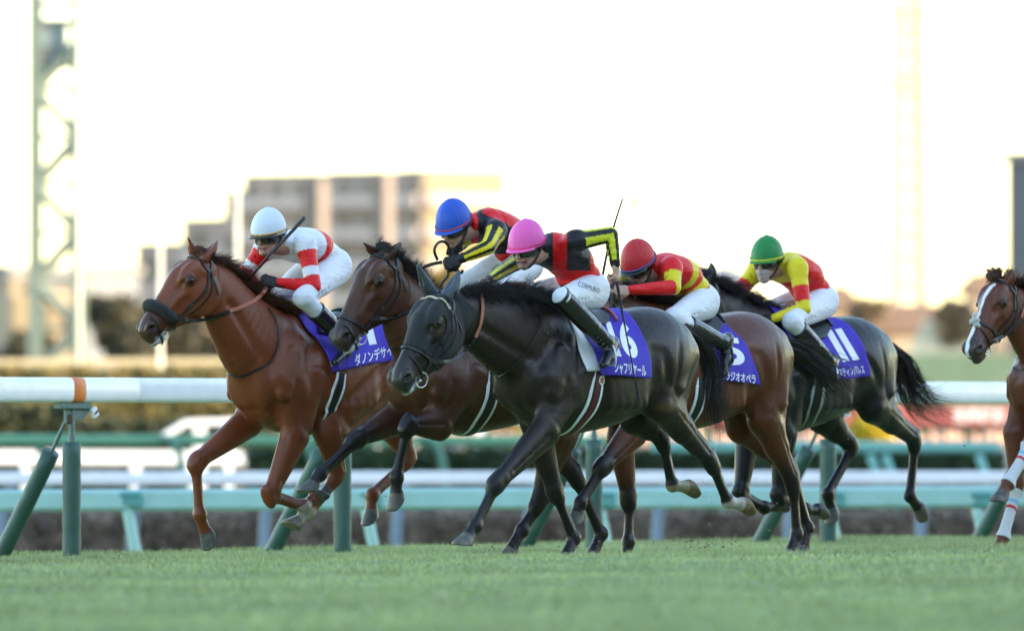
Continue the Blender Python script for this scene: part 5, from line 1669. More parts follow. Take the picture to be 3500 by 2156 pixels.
def ground_mat(name, c0, c1, scale, bump=.6, bscale=40, rough=.9):
    m, nt, b = nodes_of(name); L = nt.links.new
    tc = N(nt, 'ShaderNodeTexCoord'); nz = N(nt, 'ShaderNodeTexNoise', i_Scale=scale, i_Detail=8.0, i_Roughness=.65)
    L(tc.outputs['Object'], nz.inputs['Vector'])
    nz2 = N(nt, 'ShaderNodeTexNoise', i_Scale=scale * .13, i_Detail=3.0); L(tc.outputs['Object'], nz2.inputs['Vector'])
    ad = N(nt, 'ShaderNodeMath', operation='ADD'); L(nz.outputs[0], ad.inputs[0]); L(nz2.outputs[0], ad.inputs[1])
    hf = N(nt, 'ShaderNodeMath', operation='MULTIPLY'); hf.inputs[1].default_value = .5; L(ad.outputs[0], hf.inputs[0])
    cr = N(nt, 'ShaderNodeValToRGB'); cr.color_ramp.elements[0].position = .35; cr.color_ramp.elements[1].position = .65
    cr.color_ramp.elements[0].color = (*c0, 1); cr.color_ramp.elements[1].color = (*c1, 1)
    L(hf.outputs[0], cr.inputs[0]); L(cr.outputs[0], b.inputs['Base Color'])
    nb = N(nt, 'ShaderNodeTexNoise', i_Scale=bscale, i_Detail=6.0); L(tc.outputs['Object'], nb.inputs['Vector'])
    bp = N(nt, 'ShaderNodeBump', i_Strength=bump, i_Distance=.03); L(nb.outputs[0], bp.inputs['Height']); L(bp.outputs[0], b.inputs['Normal'])
    b.inputs['Roughness'].default_value = rough; b.inputs['Specular IOR Level'].default_value = .2
    return m

# turf: a gentle swell in front of the horses hides the lowest part of their hooves
def turf_z(X, Y):
    h = .165 + .012 * X + .012 * np.sin(X * .9 + Y * .25) + .006 * np.sin(X * 2.3 + 1)
    near = 1 - sstep(Y, 47.6, 51.0)
    z = np.maximum(h, .05) * near + .006 * np.sin(X * 1.7 + Y * 1.1) + .004 * np.sin(X * 4.1 - Y * 2.3)
    return z
ys = np.concatenate([np.linspace(-60, 20, 20), np.linspace(22, 44, 40), np.linspace(44.4, 54, 60), np.linspace(54.5, 90, 60)])
us = np.concatenate([np.linspace(-80, -9, 14), np.linspace(-8, 8, 120), np.linspace(9, 80, 14)])
V = []
for y in ys:
    for x in us: V.append((x, y, 0))
V = np.array(V, float)
V[:, 2] = turf_z(V[:, 0], V[:, 1])
# drop away past the rail
dist = (V - RA) @ RN
edge = 1.15
V[:, 2] -= .85 * sstep(dist, edge, edge + 1.6)
nu = len(us)
F = [(i * nu + j, i * nu + j + 1, (i + 1) * nu + j + 1, (i + 1) * nu + j) for i in range(len(ys) - 1) for j in range(nu - 1)]
M_TURF = ground_mat('turf_soil', (.15, .21, .075), (.26, .32, .12), 7.0)
tag(mesh_obj('turf_course', V, F, M_TURF), kind='structure')
g = MB()
def sheet_z(x0, x1, y0, y1, z): return [(x0, y0, z), (x1, y0, z), (x1, y1, z), (x0, y1, z)]
mesh_i = mesh_obj('infield_ground', np.array(sheet_z(-2500, 2500, -200, 4000, -.92)), [(0, 1, 2, 3)], ground_mat('infield_earth', (.07, .07, .045), (.14, .12, .07), .6), smooth=False)
tag(mesh_i, kind='structure')
mesh_d = mesh_obj('dirt_track', np.array([RA + RN * 3.2 - RD * 90 + (0, 0, -.9), RA + RN * 3.2 + RD * 160 + (0, 0, -.9), RA + RN * 26 + RD * 160 + (0, 0, -.9), RA + RN * 26 - RD * 90 + (0, 0, -.9)]), [(0, 1, 2, 3)], ground_mat('dirt', (.10, .075, .055), (.16, .125, .09), 3.0), smooth=False)
tag(mesh_d, kind='structure')

# grass blades
rg = np.random.RandomState(3)
def blades(n, x0, x1, y0, y1, h0, h1, w, lim=True):
    X = x0 + (x1 - x0) * rg.rand(n); Y = y0 + (y1 - y0) * rg.rand(n)
    half = Y * 1750 / FPX * 1.5
    X = X * half
    P = np.stack([X, Y, turf_z(X, Y)], axis=1)
    d = (P - RA) @ RN
    P = P[d < edge + .35]; n = len(P)
    # blades thin out and grow unevenly
    cl = vnoise(P, 2.3, 2)
    H_s = (h0 + (h1 - h0) * rg.rand(n) ** 2) * (1 + .35 * cl)
    a = rg.rand(n) * 6.283; ln = rg.rand(n) * .7
    u = np.stack([np.cos(a), np.sin(a), np.zeros(n)], axis=1) * w * (.6 + .8 * rg.rand(n))[:, None]
    b = rg.rand(n) * 6.283
    tip = P + np.stack([np.cos(b) * ln * H_s, np.sin(b) * ln * H_s, H_s], axis=1)
    mid = P * .45 + tip * .55; mid[:, 2] += H_s * .10
    Vb = np.stack([P - u, P + u, mid + u * .7, mid - u * .7, tip], axis=1).reshape(-1, 3)
    i = np.arange(n)[:, None] * 5
    return Vb, np.hstack([i, i + 1, i + 2, i + 3]), np.hstack([i + 3, i + 2, i + 4])
parts_ = [blades(175000, -1, 1, 47.0, 67.0, .010, .030, .0022), blades(58000, -1, 1, 27, 47.0, .010, .022, .005), blades(4000, -1, 1, 48, 66.0, .035, .060, .0018)]
Vs, Fs, o = [], [], 0
for Vb, F4, F3 in parts_:
    Vs.append(Vb); Fs += (F4 + o).tolist() + (F3 + o).tolist(); o += len(Vb)
Vg = np.vstack(Vs)
gc = np.array((.345, .41, .165)) * (1 + .30 * vnoise(Vg, .9, 4) + .18 * vnoise(Vg, 6, 1))[:, None]
per = np.repeat(rg.rand(len(Vg) // 5), 5)[:, None]
gc = np.where(per > .90, np.array((.45, .43, .27)), gc * (.88 + .24 * per))
# torn and trodden patches where hooves have struck
marks = [at(px, 1951 - (Y - 52) * 8, Y)[:2] for px, Y in ((1925, 52), (1730, 53), (2010, 53.2), (2140, 54.4), (2690, 54.5), (2740, 54.6), (3390, 56))]
marks += [np.array((rg.uniform(-4, 4), rg.uniform(47.5, 62))) for _ in range(90)]
for k, mk in enumerate(marks):
    d = np.sqrt(((Vg[:, 0] - mk[0]) / .10) ** 2 + ((Vg[:, 1] - mk[1]) / (.22 if k > 6 else .4)) ** 2)
    w_ = (.75 if k < 7 else .45) * (1 - sstep(d, .5, 1.2))[:, None]
    gc = gc * (1 - w_) + np.array((.15, .12, .07)) * w_
M_GR = mat('grass_blade', None, rough=.6, attr=True, spec=.3)
go = mesh_obj('grass', Vg, Fs, M_GR, smooth=False, cols=np.clip(gc, .01, 1))
tag(go, 'short green turf grass under the galloping horses', 'grass', kind='stuff')

# clods and blades thrown up by the hooves
V, F = [], []
def bit(p, r):
    o = len(V); q = rg.randn(6, 3) * r * .5 + np.array(((1, 0, 0), (-1, 0, 0), (0, 1, 0), (0, -1, 0), (0, 0, .6), (0, 0, -.6))) * r
    V.extend((p + q).tolist()); F.extend([(o, o + 2, o + 4), (o + 2, o + 1, o + 4), (o + 1, o + 3, o + 4), (o + 3, o, o + 4), (o + 2, o, o + 5), (o + 1, o + 2, o + 5), (o + 3, o + 1, o + 5), (o, o + 3, o + 5)])
for (px, py, Y, n, sx, sz) in ((2420, 1800, 54.6, 260, .22, .12), (2370, 1860, 54.5, 420, .16, .035), (2700, 1850, 54.4, 160, .16, .05), (1945, 1880, 52.1, 120, .12, .04), (1720, 1880, 53, 100, .12, .04), (1560, 1800, 52.2, 30, .4, .12), (2560, 1680, 54.6, 40, .3, .18), (3080, 1550, 57, 40, .7, .25), (3300, 1620, 57, 30, .5, .25), (1820, 1800, 52.3, 16, .3, .1)):
    for k in range(n):
        bit(at(px, py, Y) + rg.randn(3) * np.array((sx, .3, sz)), .0015 + .0060 * rg.rand() ** 4)
tag(mesh_obj('flying_turf', np.array(V), F, mat('turf_bits', (.24, .19, .12), rough=.9, noise=.5, nscale=9), smooth=False), 'bits of torn turf thrown up by the hooves', 'turf bits', kind='stuff')

# ---- white running rail on padded posts
M_WHITE = mat('white_rail_paint', (.86, .86, .89), rough=.35, noise=.07, nscale=5, bump=.1, bscale=12, coat=.2)
M_PAD = mat('green_padding', (.035, .092, .075), rough=.5, noise=.15, nscale=7, bump=.8, bscale=18, stretch=(1, 1, .5))
M_STEEL = mat('green_painted_steel', (.10, .17, .16), rough=.45, noise=.15, nscale=20, bump=.2)
M_RUST = mat('rust', (.10, .045, .03), rough=.85, noise=.4, nscale=60)
SP = 2.82
def rail_pt(s, z, n=0.0): return RA + RD * s + RN * n + np.array((0, 0, z))
rail = thing('running_rail', tuple(rail_pt(0, 0)), 'white running rail on green padded posts directly behind the horses', 'rail')
prof = [(.034 * (abs(math.cos(a)) ** .55) * np.sign(math.cos(a)) * 1.9, .084 * (abs(math.sin(a)) ** .62) * np.sign(math.sin(a))) for a in np.linspace(0, 2 * math.pi, 28, endpoint=False)]
def rail_piece(s0, s1, name, m, sc=1.0, parent=rail):
    V, F = [], []
    ss = [s0, s0 + .012, s1 - .012, s1]; kk = [.90, 1, 1, .90]
    for s_, k in zip(ss, kk):
        for (a, b) in prof: V.append(rail_pt(s_, 1.117 + b * sc * k, a * sc * k))
    n = len(prof)
    for i in range(3):
        for j in range(n): F.append((i * n + j, i * n + (j + 1) % n, (i + 1) * n + (j + 1) % n, (i + 1) * n + j))
    F.append(tuple(range(n - 1, -1, -1))); F.append(tuple(3 * n + j for j in range(n)))
    return mesh_obj(name, np.array(V), F, m, parent)
joint0 = ((at(302 * K_, 1330, 57.6) - RA) @ RD) + .03
for k in range(-3, 9):
    rail_piece(joint0 + (k - 1) * SP * 2 + .008, joint0 + k * SP * 2 - .008, 'rail_section', M_WHITE)
    rail_piece(joint0 + k * SP * 2 - .02, joint0 + k * SP * 2 + .02, 'joint_sleeve', M_WHITE, .93)
rail_piece(-.055, .085, 'orange_band', mat('orange_tape', (.72, .20, .045), rough=.4, noise=.05, nscale=20), 1.012)
def brace(MBo, a, b, r, n=14): return MBo.tube(catmull([a, (a + b) / 2, b], 4), r, n)
for k in range(-2, 9):
    s = k * SP
    b = MB(); b.box(rail_pt(s + .01, 1.012), (.30, .075, .040), ax=(RD, RN, (0, 0, 1)), bev=.004)
    b.add([rail_pt(s + .0, .992, q) for q in (-.012, .012)] + [rail_pt(s + .18, .992, q) for q in (-.012, .012)] + [rail_pt(s + .10, .92, q) for q in (-.012, .012)] + [rail_pt(s + .0, .92, q) for q in (-.012, .012)],
          [(0, 2, 4, 6), (1, 7, 5, 3), (0, 1, 3, 2), (2, 3, 5, 4), (4, 5, 7, 6), (6, 7, 1, 0)])
    b.box(rail_pt(s - .045, .945, .0), (.05, .02, .10), ax=(RD, RN, (0, 0, 1)))
    b.build('bracket', M_STEEL, rail)
    b = MB(); b.box(rail_pt(s + .205, .968, -.02), (.055, .03, .065), ax=(unit(RD + np.array((0, 0, .6))), RN, unit(np.array((0, 0, 1)) - RD * .6)), bev=.004)
    cl = b.build('clamp', M_WHITE, rail)
    MB().box(rail_pt(s + .205, .968, -.038), (.035, .010, .010), ax=(unit(RD + np.array((0, 0, .8))), RN, unit(np.array((0, 0, 1)) - RD * .8))).build('clamp_bolt', M_BLACK, cl)
    b = MB(); b.tube([rail_pt(s, .99), rail_pt(s, .80)], .020, 10); b.tube([rail_pt(s, .81), rail_pt(s, .74)], .026, 10); b.build('post', M_STEEL, rail, smooth=False)
    b = MB(); z = np.linspace(-.05, .77, 12); b.tube([rail_pt(s, q) for q in z], [.062 + .0015 * math.sin(q * 31 + k) for q in z], 20); b.build('post_padding', M_PAD, rail, smooth=True)
    t0, t1 = rail_pt(s - .02, .895, .05), rail_pt(s - .02, .70, .165)
    b = MB(); b.tube([rail_pt(s - .02, .935, .02), t1], .014, 8); b.build('brace', M_STEEL, rail)
    b = MB(); b.box(rail_pt(s - .03, .925, -.0), (.05, .035, .07), ax=(RD, RN, (0, 0, 1)), bev=.01); b.build('brace_hinge', M_RUST, rail)
    b = MB(); brace(b, t1, rail_pt(s - .02, -.06, .66), .058, 18); b.build('brace_padding', M_PAD, rail, smooth=True)

# ---- teal rail, white rail and green rail of the courses beyond
M_TEAL = mat('teal_paint', (.33, .54, .52), rough=.55, noise=.08, nscale=4, bump=.2, bscale=20)
M_GREENR = mat('green_rail_paint', (.13, .33, .20), rough=.5, noise=.08, nscale=3)
M_BLUEG = mat('blue_grey_steel', (.16, .24, .32), rough=.5, noise=.1, nscale=6)
M_WLEG = M_WHITE
def bar(Y0_, Y1_, x0, x1, yt0, yt1, h, w, name, m, parent):
    """horizontal rail between two depths; yt = pixel row (2455 scale) of its top at both ends"""
    A = np.array((XD(x0, Y0_), Y0_, ZD(yt0, Y0_) - h / 2)); B = np.array((XD(x1, Y1_), Y1_, ZD(yt1, Y1_) - h / 2))
    e = unit(B - A); u = unit(np.cross((0, 0, 1), e)); v = np.cross(e, u)
    L = np.linalg.norm(B - A)
    MB().box((A + B) / 2, (L, w, h), ax=(e, u, v), bev=min(h, w) * .3).build(name, m, parent)
    return A, B, e
def leg(P, dx, dz, w, d, m, parent, name='leg', lean=0.0, curve=0.0):
    pts = [P, P + np.array((dx * .35 * (1 - curve), 0, dz * .30)), P + np.array((dx * .75, 0, dz * .65)), P + np.array((dx, lean, dz))]
    return MB().tube(catmull(pts, 5), w, 12, flat=d).build(name, m, parent, smooth=True)
tr = thing('inner_rail', (XD(300, 74), 74, -.9), 'pale teal box rail on sloping legs, nearest rail beyond the running rail', 'rail')
A, B, e = bar(73, 77, -900, 3600, 1176, 1160, .190, .10, 'rail_beam', M_TEAL, tr)
for xd in (-270, 308, 880, 1440, 1990, 2345, 2900):
    Y = 73 + 4 * (xd + 900) / 4500; P = np.array((XD(xd, Y), Y - .02, ZD(1215, Y)))
    leg(P + np.array((-.01, 0, 0)), XD(xd + 62, Y) - XD(xd, Y), -1.35, .062, .8, M_TEAL, tr)
    b = MB(); c = np.array((XD(xd, Y), Y - .075, ZD(1196, Y)))
    b.box(c + (-.02, 0, -.01), (.30, .06, .13), ax=(unit((1, 0, -.06)), (0, 1, 0), unit((.06, 0, 1))), bev=.03); b.box(c + (.02, -.02, .04), (.20, .05, .06), bev=.02)
    b.build('bracket', mat('dark_teal', (.10, .30, .30), rough=.5, noise=.1), tr)
wr = thing('white_rail', (XD(300, 104), 104, -.9), 'long white rail beyond the teal one with bluish curved legs', 'rail')
bar(103, 106, -900, 3600, 1131, 1129, .165, .10, 'rail_beam', M_WHITE, wr)
for k in range(-2, 12):
    xd = 318 + k * 316 - (k > 3) * 8; Y = 104
    P = np.array((XD(xd + 26, Y), Y, ZD(1165, Y)))
    MB().tube(catmull([P, P + np.array((-.05, 0, -.16)), P + np.array((-.12, 0, -.42)), P + np.array((-.14, 0, -.95))], 5), .070, 10).build('leg', M_BLUEG, wr, smooth=True)
gr = thing('green_rail', (XD(300, 120), 120, -.9), 'green round rail on bowed legs, third rail beyond the horses', 'rail')
bar(119, 121, -900, 1540, 1040, 1043, .155, .14, 'rail_beam', M_GREENR, gr)
for xd in (-260, 55, 385, 700, 1010, 1330):
    P = np.array((XD(xd, 120), 119.9, ZD(1050, 120)))
    MB().tube(catmull([P, P + np.array((.16, 0, -.06)), P + np.array((.30, 0, -.35)), P + np.array((.42, 0, -1.3))], 5), .055, 10).build('leg', mat('deep_green_paint', (.06, .20, .15), rough=.5), gr, smooth=True)
g2 = thing('mint_rail', (XD(2100, 112), 112, -.9), 'mint green rail ending behind the chestnut horse at the right', 'rail')
bar(112, 113, 1560, 2400, 1056, 1058, .155, .12, 'rail_beam', mat('mint_paint', (.17, .42, .38), rough=.5), g2)
for xd in (1700, 2085, 2120, 2345):
    P = np.array((XD(xd, 112.5), 112.4, ZD(1090, 112.5)))
    MB().tube([P, P + np.array((.10, 0, -.25)), P + np.array((.22, 0, -1.2))], .055, 10).build('leg', mat('mint_paint', None), g2, smooth=True)

# ---- sunlit white fences farther in
def fence(name, pts, Y, h, posts, label, m=M_WHITE, base=-.9):
    """pts in picture units on one depth: a bar along each pair, posts down to the ground"""
    t = thing(name, (XD(pts[0][0], Y), Y, base), label, 'fence')
    for a, b in zip(pts[:-1], pts[1:]):
        A = np.array((XD(a[0], Y), Y, ZD(a[1], Y) - h / 2)); B = np.array((XD(b[0], Y), Y, ZD(b[1], Y) - h / 2))
        e = unit(B - A); MB().box((A + B) / 2, (np.linalg.norm(B - A) + .02, .08, h), ax=(e, (0, 1, 0), np.cross(e, (0, 1, 0))), bev=.02).build('rail_beam', m, t)
    for x, y, w in posts:
        z = ZD(y, Y) - .03
        MB().box((XD(x, Y), Y + .05, (z + base) / 2), (w, .08, z - base), bev=.01).build('post', m, t)
    return t
fence('low_fence', [(-400, 1078), (640, 1082)], 138, .22, [(60, 1085, .12), (325, 1085, .16), (450, 1085, .16), (-180, 1085, .12)], 'sunlit white fence low behind the left green rail')
fence('gate_rail', [(385, 1042), (446, 1006), (560, 1003)], 142, .10, [(478, 1008, .20), (548, 1008, .12)], 'sunlit white rail with a sloping end above the green rail')
fence('far_rail', [(840, 985), (1700, 990)], 142, .16, [(900, 990, .14), (1150, 990, .14), (1400, 990, .14)], 'sunlit white rail seen between the legs of the leading horses')
fence('yellow_fence', [(-300, 862), (700, 858)], 176, .14, [(x, 866, .07) for x in range(-280, 700, 60)], 'thin sunlit fence across the far hedge at the left', mat('cream_fence', (.55, .45, .28), rough=.6), base=-.9)
t = tag(mesh_obj('sand_path', np.array([(XD(-600, 137), 126, -.905), (XD(900, 137), 126, -.905), (XD(900, 137), 150, -.905), (XD(-600, 137), 150, -.905)]), [(0, 1, 2, 3)], ground_mat('pale_sand', (.42, .34, .22), (.55, .46, .32), 2.0), smooth=False), kind='structure')

# ---- foliage
def leaf_mat(name, c0, c1):
    m, nt, b = nodes_of(name); L = nt.links.new
    tc = N(nt, 'ShaderNodeTexCoord'); nz = N(nt, 'ShaderNodeTexNoise', i_Scale=2.5, i_Detail=6.0, i_Roughness=.7); L(tc.outputs['Object'], nz.inputs['Vector'])
    cr = N(nt, 'ShaderNodeValToRGB'); cr.color_ramp.elements[0].position = .35; cr.color_ramp.elements[1].position = .65
    cr.color_ramp.elements[0].color = (*c0, 1); cr.color_ramp.elements[1].color = (*c1, 1)
    L(nz.outputs[0], cr.inputs[0]); L(cr.outputs[0], b.inputs['Base Color']); b.inputs['Roughness'].default_value = .6
    b.inputs['Specular IOR Level'].default_value = .3
    return m
def quads(C, size, rr):
    n = len(C); a = rr.randn(n, 3); a /= np.linalg.norm(a, axis=1)[:, None]; b = np.cross(a, rr.randn(n, 3)); b /= np.linalg.norm(b, axis=1)[:, None]
    s = size * (.5 + rr.rand(n))[:, None]
    V = np.stack([C - a * s, C + b * s * .5, C + a * s, C - b * s * .5], axis=1).reshape(-1, 3)
    i = np.arange(n)[:, None] * 4
    return V, np.hstack([i, i + 1, i + 2, i + 3])
def hedge(name, x0, x1, ytop, Y, depth, base, label, m, n=9000, leaf=.07, seed=0, bumpy=.08, slope=0.0, group=None):
    rr = np.random.RandomState(seed)
    X0, X1, Z1 = XD(x0, Y), XD(x1, Y), ZD(ytop, Y)
    nx = 60; V, F = [], []
    for i in range(nx + 1):
        x = X0 + (X1 - X0) * i / nx; zt = Z1 + slope * i / nx + bumpy * .8 * math.sin(i * 1.3 + seed) + bumpy * .5 * math.sin(i * .47)
        for (yy, zz) in ((0, base), (0, zt - .15), (.12, zt - .03), (depth - .12, zt - .03), (depth, zt - .15), (depth, base)):
            V.append((x, Y + yy + .05 * math.sin(i * .9 + yy), zz))
    for i in range(nx):
        for j in range(5): F.append((i * 6 + j, i * 6 + 6 + j, i * 6 + 7 + j, i * 6 + j + 1))
    F.append((0, 1, 2, 3, 4, 5)); F.append(tuple(nx * 6 + j for j in (5, 4, 3, 2, 1, 0)))
    nf = int(n * .6)
    C = np.stack([X0 + (X1 - X0) * rr.rand(n), np.concatenate([Y - .05 - .04 * rr.rand(nf), Y + depth * rr.rand(n - nf)]), np.concatenate([base + (Z1 - base) * rr.rand(nf), Z1 + .04 * rr.randn(n - nf)])], axis=1)
    C[nf:, 2] += slope * (C[nf:, 0] - X0) / (X1 - X0) + bumpy * .8 * np.sin((C[nf:, 0] - X0) / (X1 - X0) * nx * 1.3 + seed)
    Vq, Fq = quads(C, leaf, rr)
    nV = len(V)
    o = mesh_obj(name, np.vstack([np.array(V), Vq]), F + (Fq + nV).tolist(), m, smooth=False)
    return tag(o, label, 'hedge', group)
HM_B = leaf_mat('brown_hedge', (.12, .092, .072), (.27, .215, .165))
HM_D = leaf_mat('dark_green_hedge', (.016, .034, .014), (.045, .080, .030))
HM_Y = leaf_mat('olive_hedge', (.12, .10, .03), (.30, .235, .09))
HM_O = leaf_mat('dull_green_hedge', (.030, .038, .018), (.070, .075, .035))
hedge('brush_hedge', -500, 3200, 1232, 112, .8, -1.0, 'long brown winter hedge low behind the white rail', HM_B, 16000, .06, 1, .03)
hedge('clipped_hedge', 590, 2408, 1086, 131, 1.0, -1.0, 'dark green clipped hedge above the white rail at the right', HM_D, 14000, .07, 2, .02)
hedge('golden_hedge', -500, 1250, 893, 160, 1.6, -1.0, 'tall olive hedge in the sun behind the left rail', HM_Y, 14000, .10, 3, .03)
hedge('low_hedge', -300, 190, 985, 150, 1.2, -1.0, 'dark rounded hedge low at the far left', HM_O, 4000, .09, 4, .10)
hedge('dull_hedge', 150, 560, 1020, 148, 1.0, -1.0, 'low dull hedge under the sloping white rail', HM_O, 4000, .08, 5, .06)  # dull green leaf colours, darker than the olive hedge behind
hedge('right_hedge', 1700, 3200, 1020, 168, 1.0, -1.0, 'dark hedge under the red banner', HM_D, 6000, .08, 6, .03)
# yellow flowering bush
rr = np.random.RandomState(8)
C = rr.randn(1800, 3); C /= np.linalg.norm(C, axis=1)[:, None]; C *= (rr.rand(1800, 1) ** .3)
Yb = 150; C = C * np.array((.40, .4, .34)) + np.array((XD(2092, Yb), Yb, ZD(1030, Yb))); Vq, Fq = quads(C, .06, rr)
bs = thing('yellow_bush', (XD(2092, Yb), Yb, -.9), 'bright yellow flowering bush between the hind legs of the black horse', 'bush')
mesh_obj('foliage', Vq, Fq, mat('yellow_flowers', (.60, .46, .03), rough=.7, noise=.2), bs, smooth=False)
MB().tube([(XD(2092, Yb), Yb, -.95), (XD(2092, Yb), Yb, ZD(1040, Yb))], .03, 6).build('stem', HM_B, bs)
def tree(x, ytop, ybase, Y, w, label, m, seed, n=5000, leaf=.22, name='tree', group=None, bare=0.0):
    rr = np.random.RandomState(seed)
    X = XD(x, Y); zt = ZD(ytop, Y); zb = -.9; zc0 = ZD(ybase, Y); W = (XD(x + w, Y) - XD(x, Y)) / 2
    t = thing(name, (X, Y, zb), label, 'tree', group)
    b = MB(); top = zt - (zt - zc0) * .35
    b.tube(catmull([(X, Y, zb), (X + .1 * W, Y, (zb + top) / 2), (X, Y, top)], 4), [.06 * W + .10 - .002 * i for i in range(9)], 8)
    for k in range(7):
        a = rr.rand() * 6.28; z0 = zc0 + (top - zc0) * rr.rand()
        b.tube([(X, Y, z0), (X + math.cos(a) * W * .4, Y + math.sin(a) * W * .4, z0 + W * .35), (X + math.cos(a) * W * .8, Y + math.sin(a) * W * .7, z0 + W * .6)], [.06, .045, .02], 6)
    b.build('trunk', mat('bark', (.09, .065, .045), rough=.9, noise=.3), t)
    cs = []
    for k in range(16):
        c = np.array((X, Y, (zt + zc0) / 2)) + rr.uniform(-1, 1, 3) * np.array((W * .62, W * .5, (zt - zc0) * .36)); r = W * (.25 + .22 * rr.rand())
        q = rr.randn(n // 16, 3); q /= np.linalg.norm(q, axis=1)[:, None]; q *= (rr.rand(len(q), 1) ** .45) * r; q[:, 2] *= .8
        cs.append(c + q)
    C = np.vstack(cs); Vq, Fq = quads(C, leaf, rr)
    mesh_obj('crown', Vq, Fq, m, t, smooth=False)
    return t
TM_D = leaf_mat('dark_leaves', (.045, .042, .028), (.11, .10, .065))
TM_B = leaf_mat('winter_leaves', (.18, .13, .08), (.36, .26, .16))
TM_Y = leaf_mat('golden_leaves', (.16, .12, .03), (.34, .25, .07))
for i, (x, yt, yb, Y, w, m, lb) in enumerate([
    (285, 705, 880, 300, 190, TM_D, 'dark bushy tree beside the base of the lattice tower'),
    (430, 722, 880, 310, 180, TM_D, 'dark tree behind the head of the leading chestnut'),
    (545, 740, 880, 305, 170, TM_B, 'brownish tree behind the neck of the leading chestnut'),
    (1065, 600, 830, 320, 110, TM_Y, 'golden tree in front of the flats behind the blue cap'),
    (60, 790, 900, 290, 150, TM_D, 'dark tree at the far left behind the fence'),
    (2300, 705, 900, 300, 120, TM_B, 'bare brown tree left of the blazed horse'),
    (1700, 700, 900, 310, 130, TM_Y, 'golden tree between the red and the green caps'),
    (2075, 700, 900, 330, 120, TM_B, 'brown tree behind the back of the green-capped jockey')]):
    tree(x, yt, yb, Y, w, lb, m, 20 + i, n=4200, leaf=.20, group='trees beyond the infield')

# ---- poles
M_POLE = mat('cream_pole_paint', (.80, .76, .66), rough=.4)
for i, (x, yt, lb) in enumerate(((190, -60, 'tallest white pole, reaching out of the picture beside the lattice tower'), (384, 570, 'short white pole behind the brow of the leading chestnut'), (569, 420, 'white pole rising beside the block of flats'))):
    Y = 172; t = thing('flagpole', (XD(x, Y), Y, -.9), lb, 'pole', 'white poles beyond the hedge')
    b = MB(); b.tube([(XD(x, Y), Y, -.9), (XD(x, Y), Y, (ZD(yt, Y) - .9) / 2), (XD(x, Y), Y, ZD(yt, Y))], [.044, .042, .038], 12); b.build('shaft', M_POLE, t, smooth=True)
    MB().tube([(XD(x, Y), Y, ZD(yt, Y)), (XD(x, Y), Y, ZD(yt, Y) + .08)], [.04, .012], 10).build('cap', M_POLE, t)
# ---- camera tower at the left: lattice mast with a cabin
Y = 230; t = thing('lattice_tower', (XD(130, Y), Y, -.9), 'pale green lattice tower with a glazed cabin at the left', 'tower')
M_TW = mat('pale_green_steel', (.13, .17, .15), rough=.5)
xa, xb = XD(82, Y), XD(186, Y); dp = xb - xa; zt = ZD(-80, Y)
for (x, yy) in ((xa, 0), (xb, 0), (xa, dp), (xb, dp)):
    MB().box((x, Y + yy, (zt - .9) / 2), (.34, .34, zt + .9)).build('leg', M_TW, t)
zz = ZD(900, Y); k = 0
while zz < ZD(185, Y):
    z1 = zz + dp * 1.10
    b = MB()
    for yy in (0, dp):
        p = ((xa, Y + yy, zz), (xb, Y + yy, z1)) if k % 2 == 0 else ((xb, Y + yy, zz), (xa, Y + yy, z1))
        b.tube(p, .16, 6); b.tube(((xa, Y + yy, zz), (xb, Y + yy, zz)), .07, 6)
    for xx in (xa, xb): b.tube(((xx, Y, zz), (xx, Y + dp, z1)), .045, 6)
    b.build('lattice_brace', M_TW, t); zz = z1; k += 1
zc0, zc1 = ZD(163, Y), ZD(20, Y)
cb = MB().box(((xa + XD(160, Y)) / 2, Y + dp / 2, (zc0 + ZD(110, Y)) / 2), (XD(160, Y) - xa + .1, dp, ZD(110, Y) - zc0), bev=.03).build('cabin', mat('cabin_grey', (.075, .095, .10), rough=.5), t)
MB().box(((xa + XD(160, Y)) / 2, Y + dp / 2, (ZD(110, Y) + ZD(62, Y)) / 2), (XD(160, Y) - xa - .05, dp - .1, ZD(62, Y) - ZD(110, Y))).build('cabin_window', mat('pale_glass', (.20, .25, .27), rough=.3), cb)
MB().box(((xa + XD(160, Y)) / 2, Y + dp / 2, ZD(52, Y)), (XD(165, Y) - xa + .2, dp + .2, .16)).build('cabin_roof', mat('cabin_grey', None), cb)
MB().box((XD(130, Y), Y + dp / 2, ZD(8, Y)), (dp + .2, dp + .2, .12)).build('platform', M_TW, t)
# far faint tower at the right
Y = 800; t = thing('far_tower', (XD(2180, Y), Y, -.9), 'tall pale lattice tower fading into the bright sky at the right', 'tower')
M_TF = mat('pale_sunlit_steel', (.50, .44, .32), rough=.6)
w0, w1 = (XD(2222, Y) - XD(2138, Y)) / 2, (XD(2208, Y) - XD(2150, Y)) / 2
zb, zt = -.9, ZD(-60, Y); xc = XD(2180, Y)
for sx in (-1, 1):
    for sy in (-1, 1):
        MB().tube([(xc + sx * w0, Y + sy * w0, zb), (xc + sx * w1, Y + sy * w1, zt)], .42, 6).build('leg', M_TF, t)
z = 2.0
while z < zt - 2:
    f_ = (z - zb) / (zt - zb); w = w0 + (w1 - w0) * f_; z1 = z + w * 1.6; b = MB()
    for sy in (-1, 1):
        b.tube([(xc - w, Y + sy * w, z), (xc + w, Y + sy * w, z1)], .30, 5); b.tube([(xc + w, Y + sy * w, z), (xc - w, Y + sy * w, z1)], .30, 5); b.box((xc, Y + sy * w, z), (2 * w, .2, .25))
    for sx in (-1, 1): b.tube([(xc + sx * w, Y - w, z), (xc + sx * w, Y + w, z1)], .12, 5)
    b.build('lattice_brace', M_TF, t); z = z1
for yd in (30, 200): MB().box((xc - w0 * .2, Y, ZD(yd, Y)), (w0 * 2.6, w0 * 2.2, .5)).build('platform', M_TF, t)

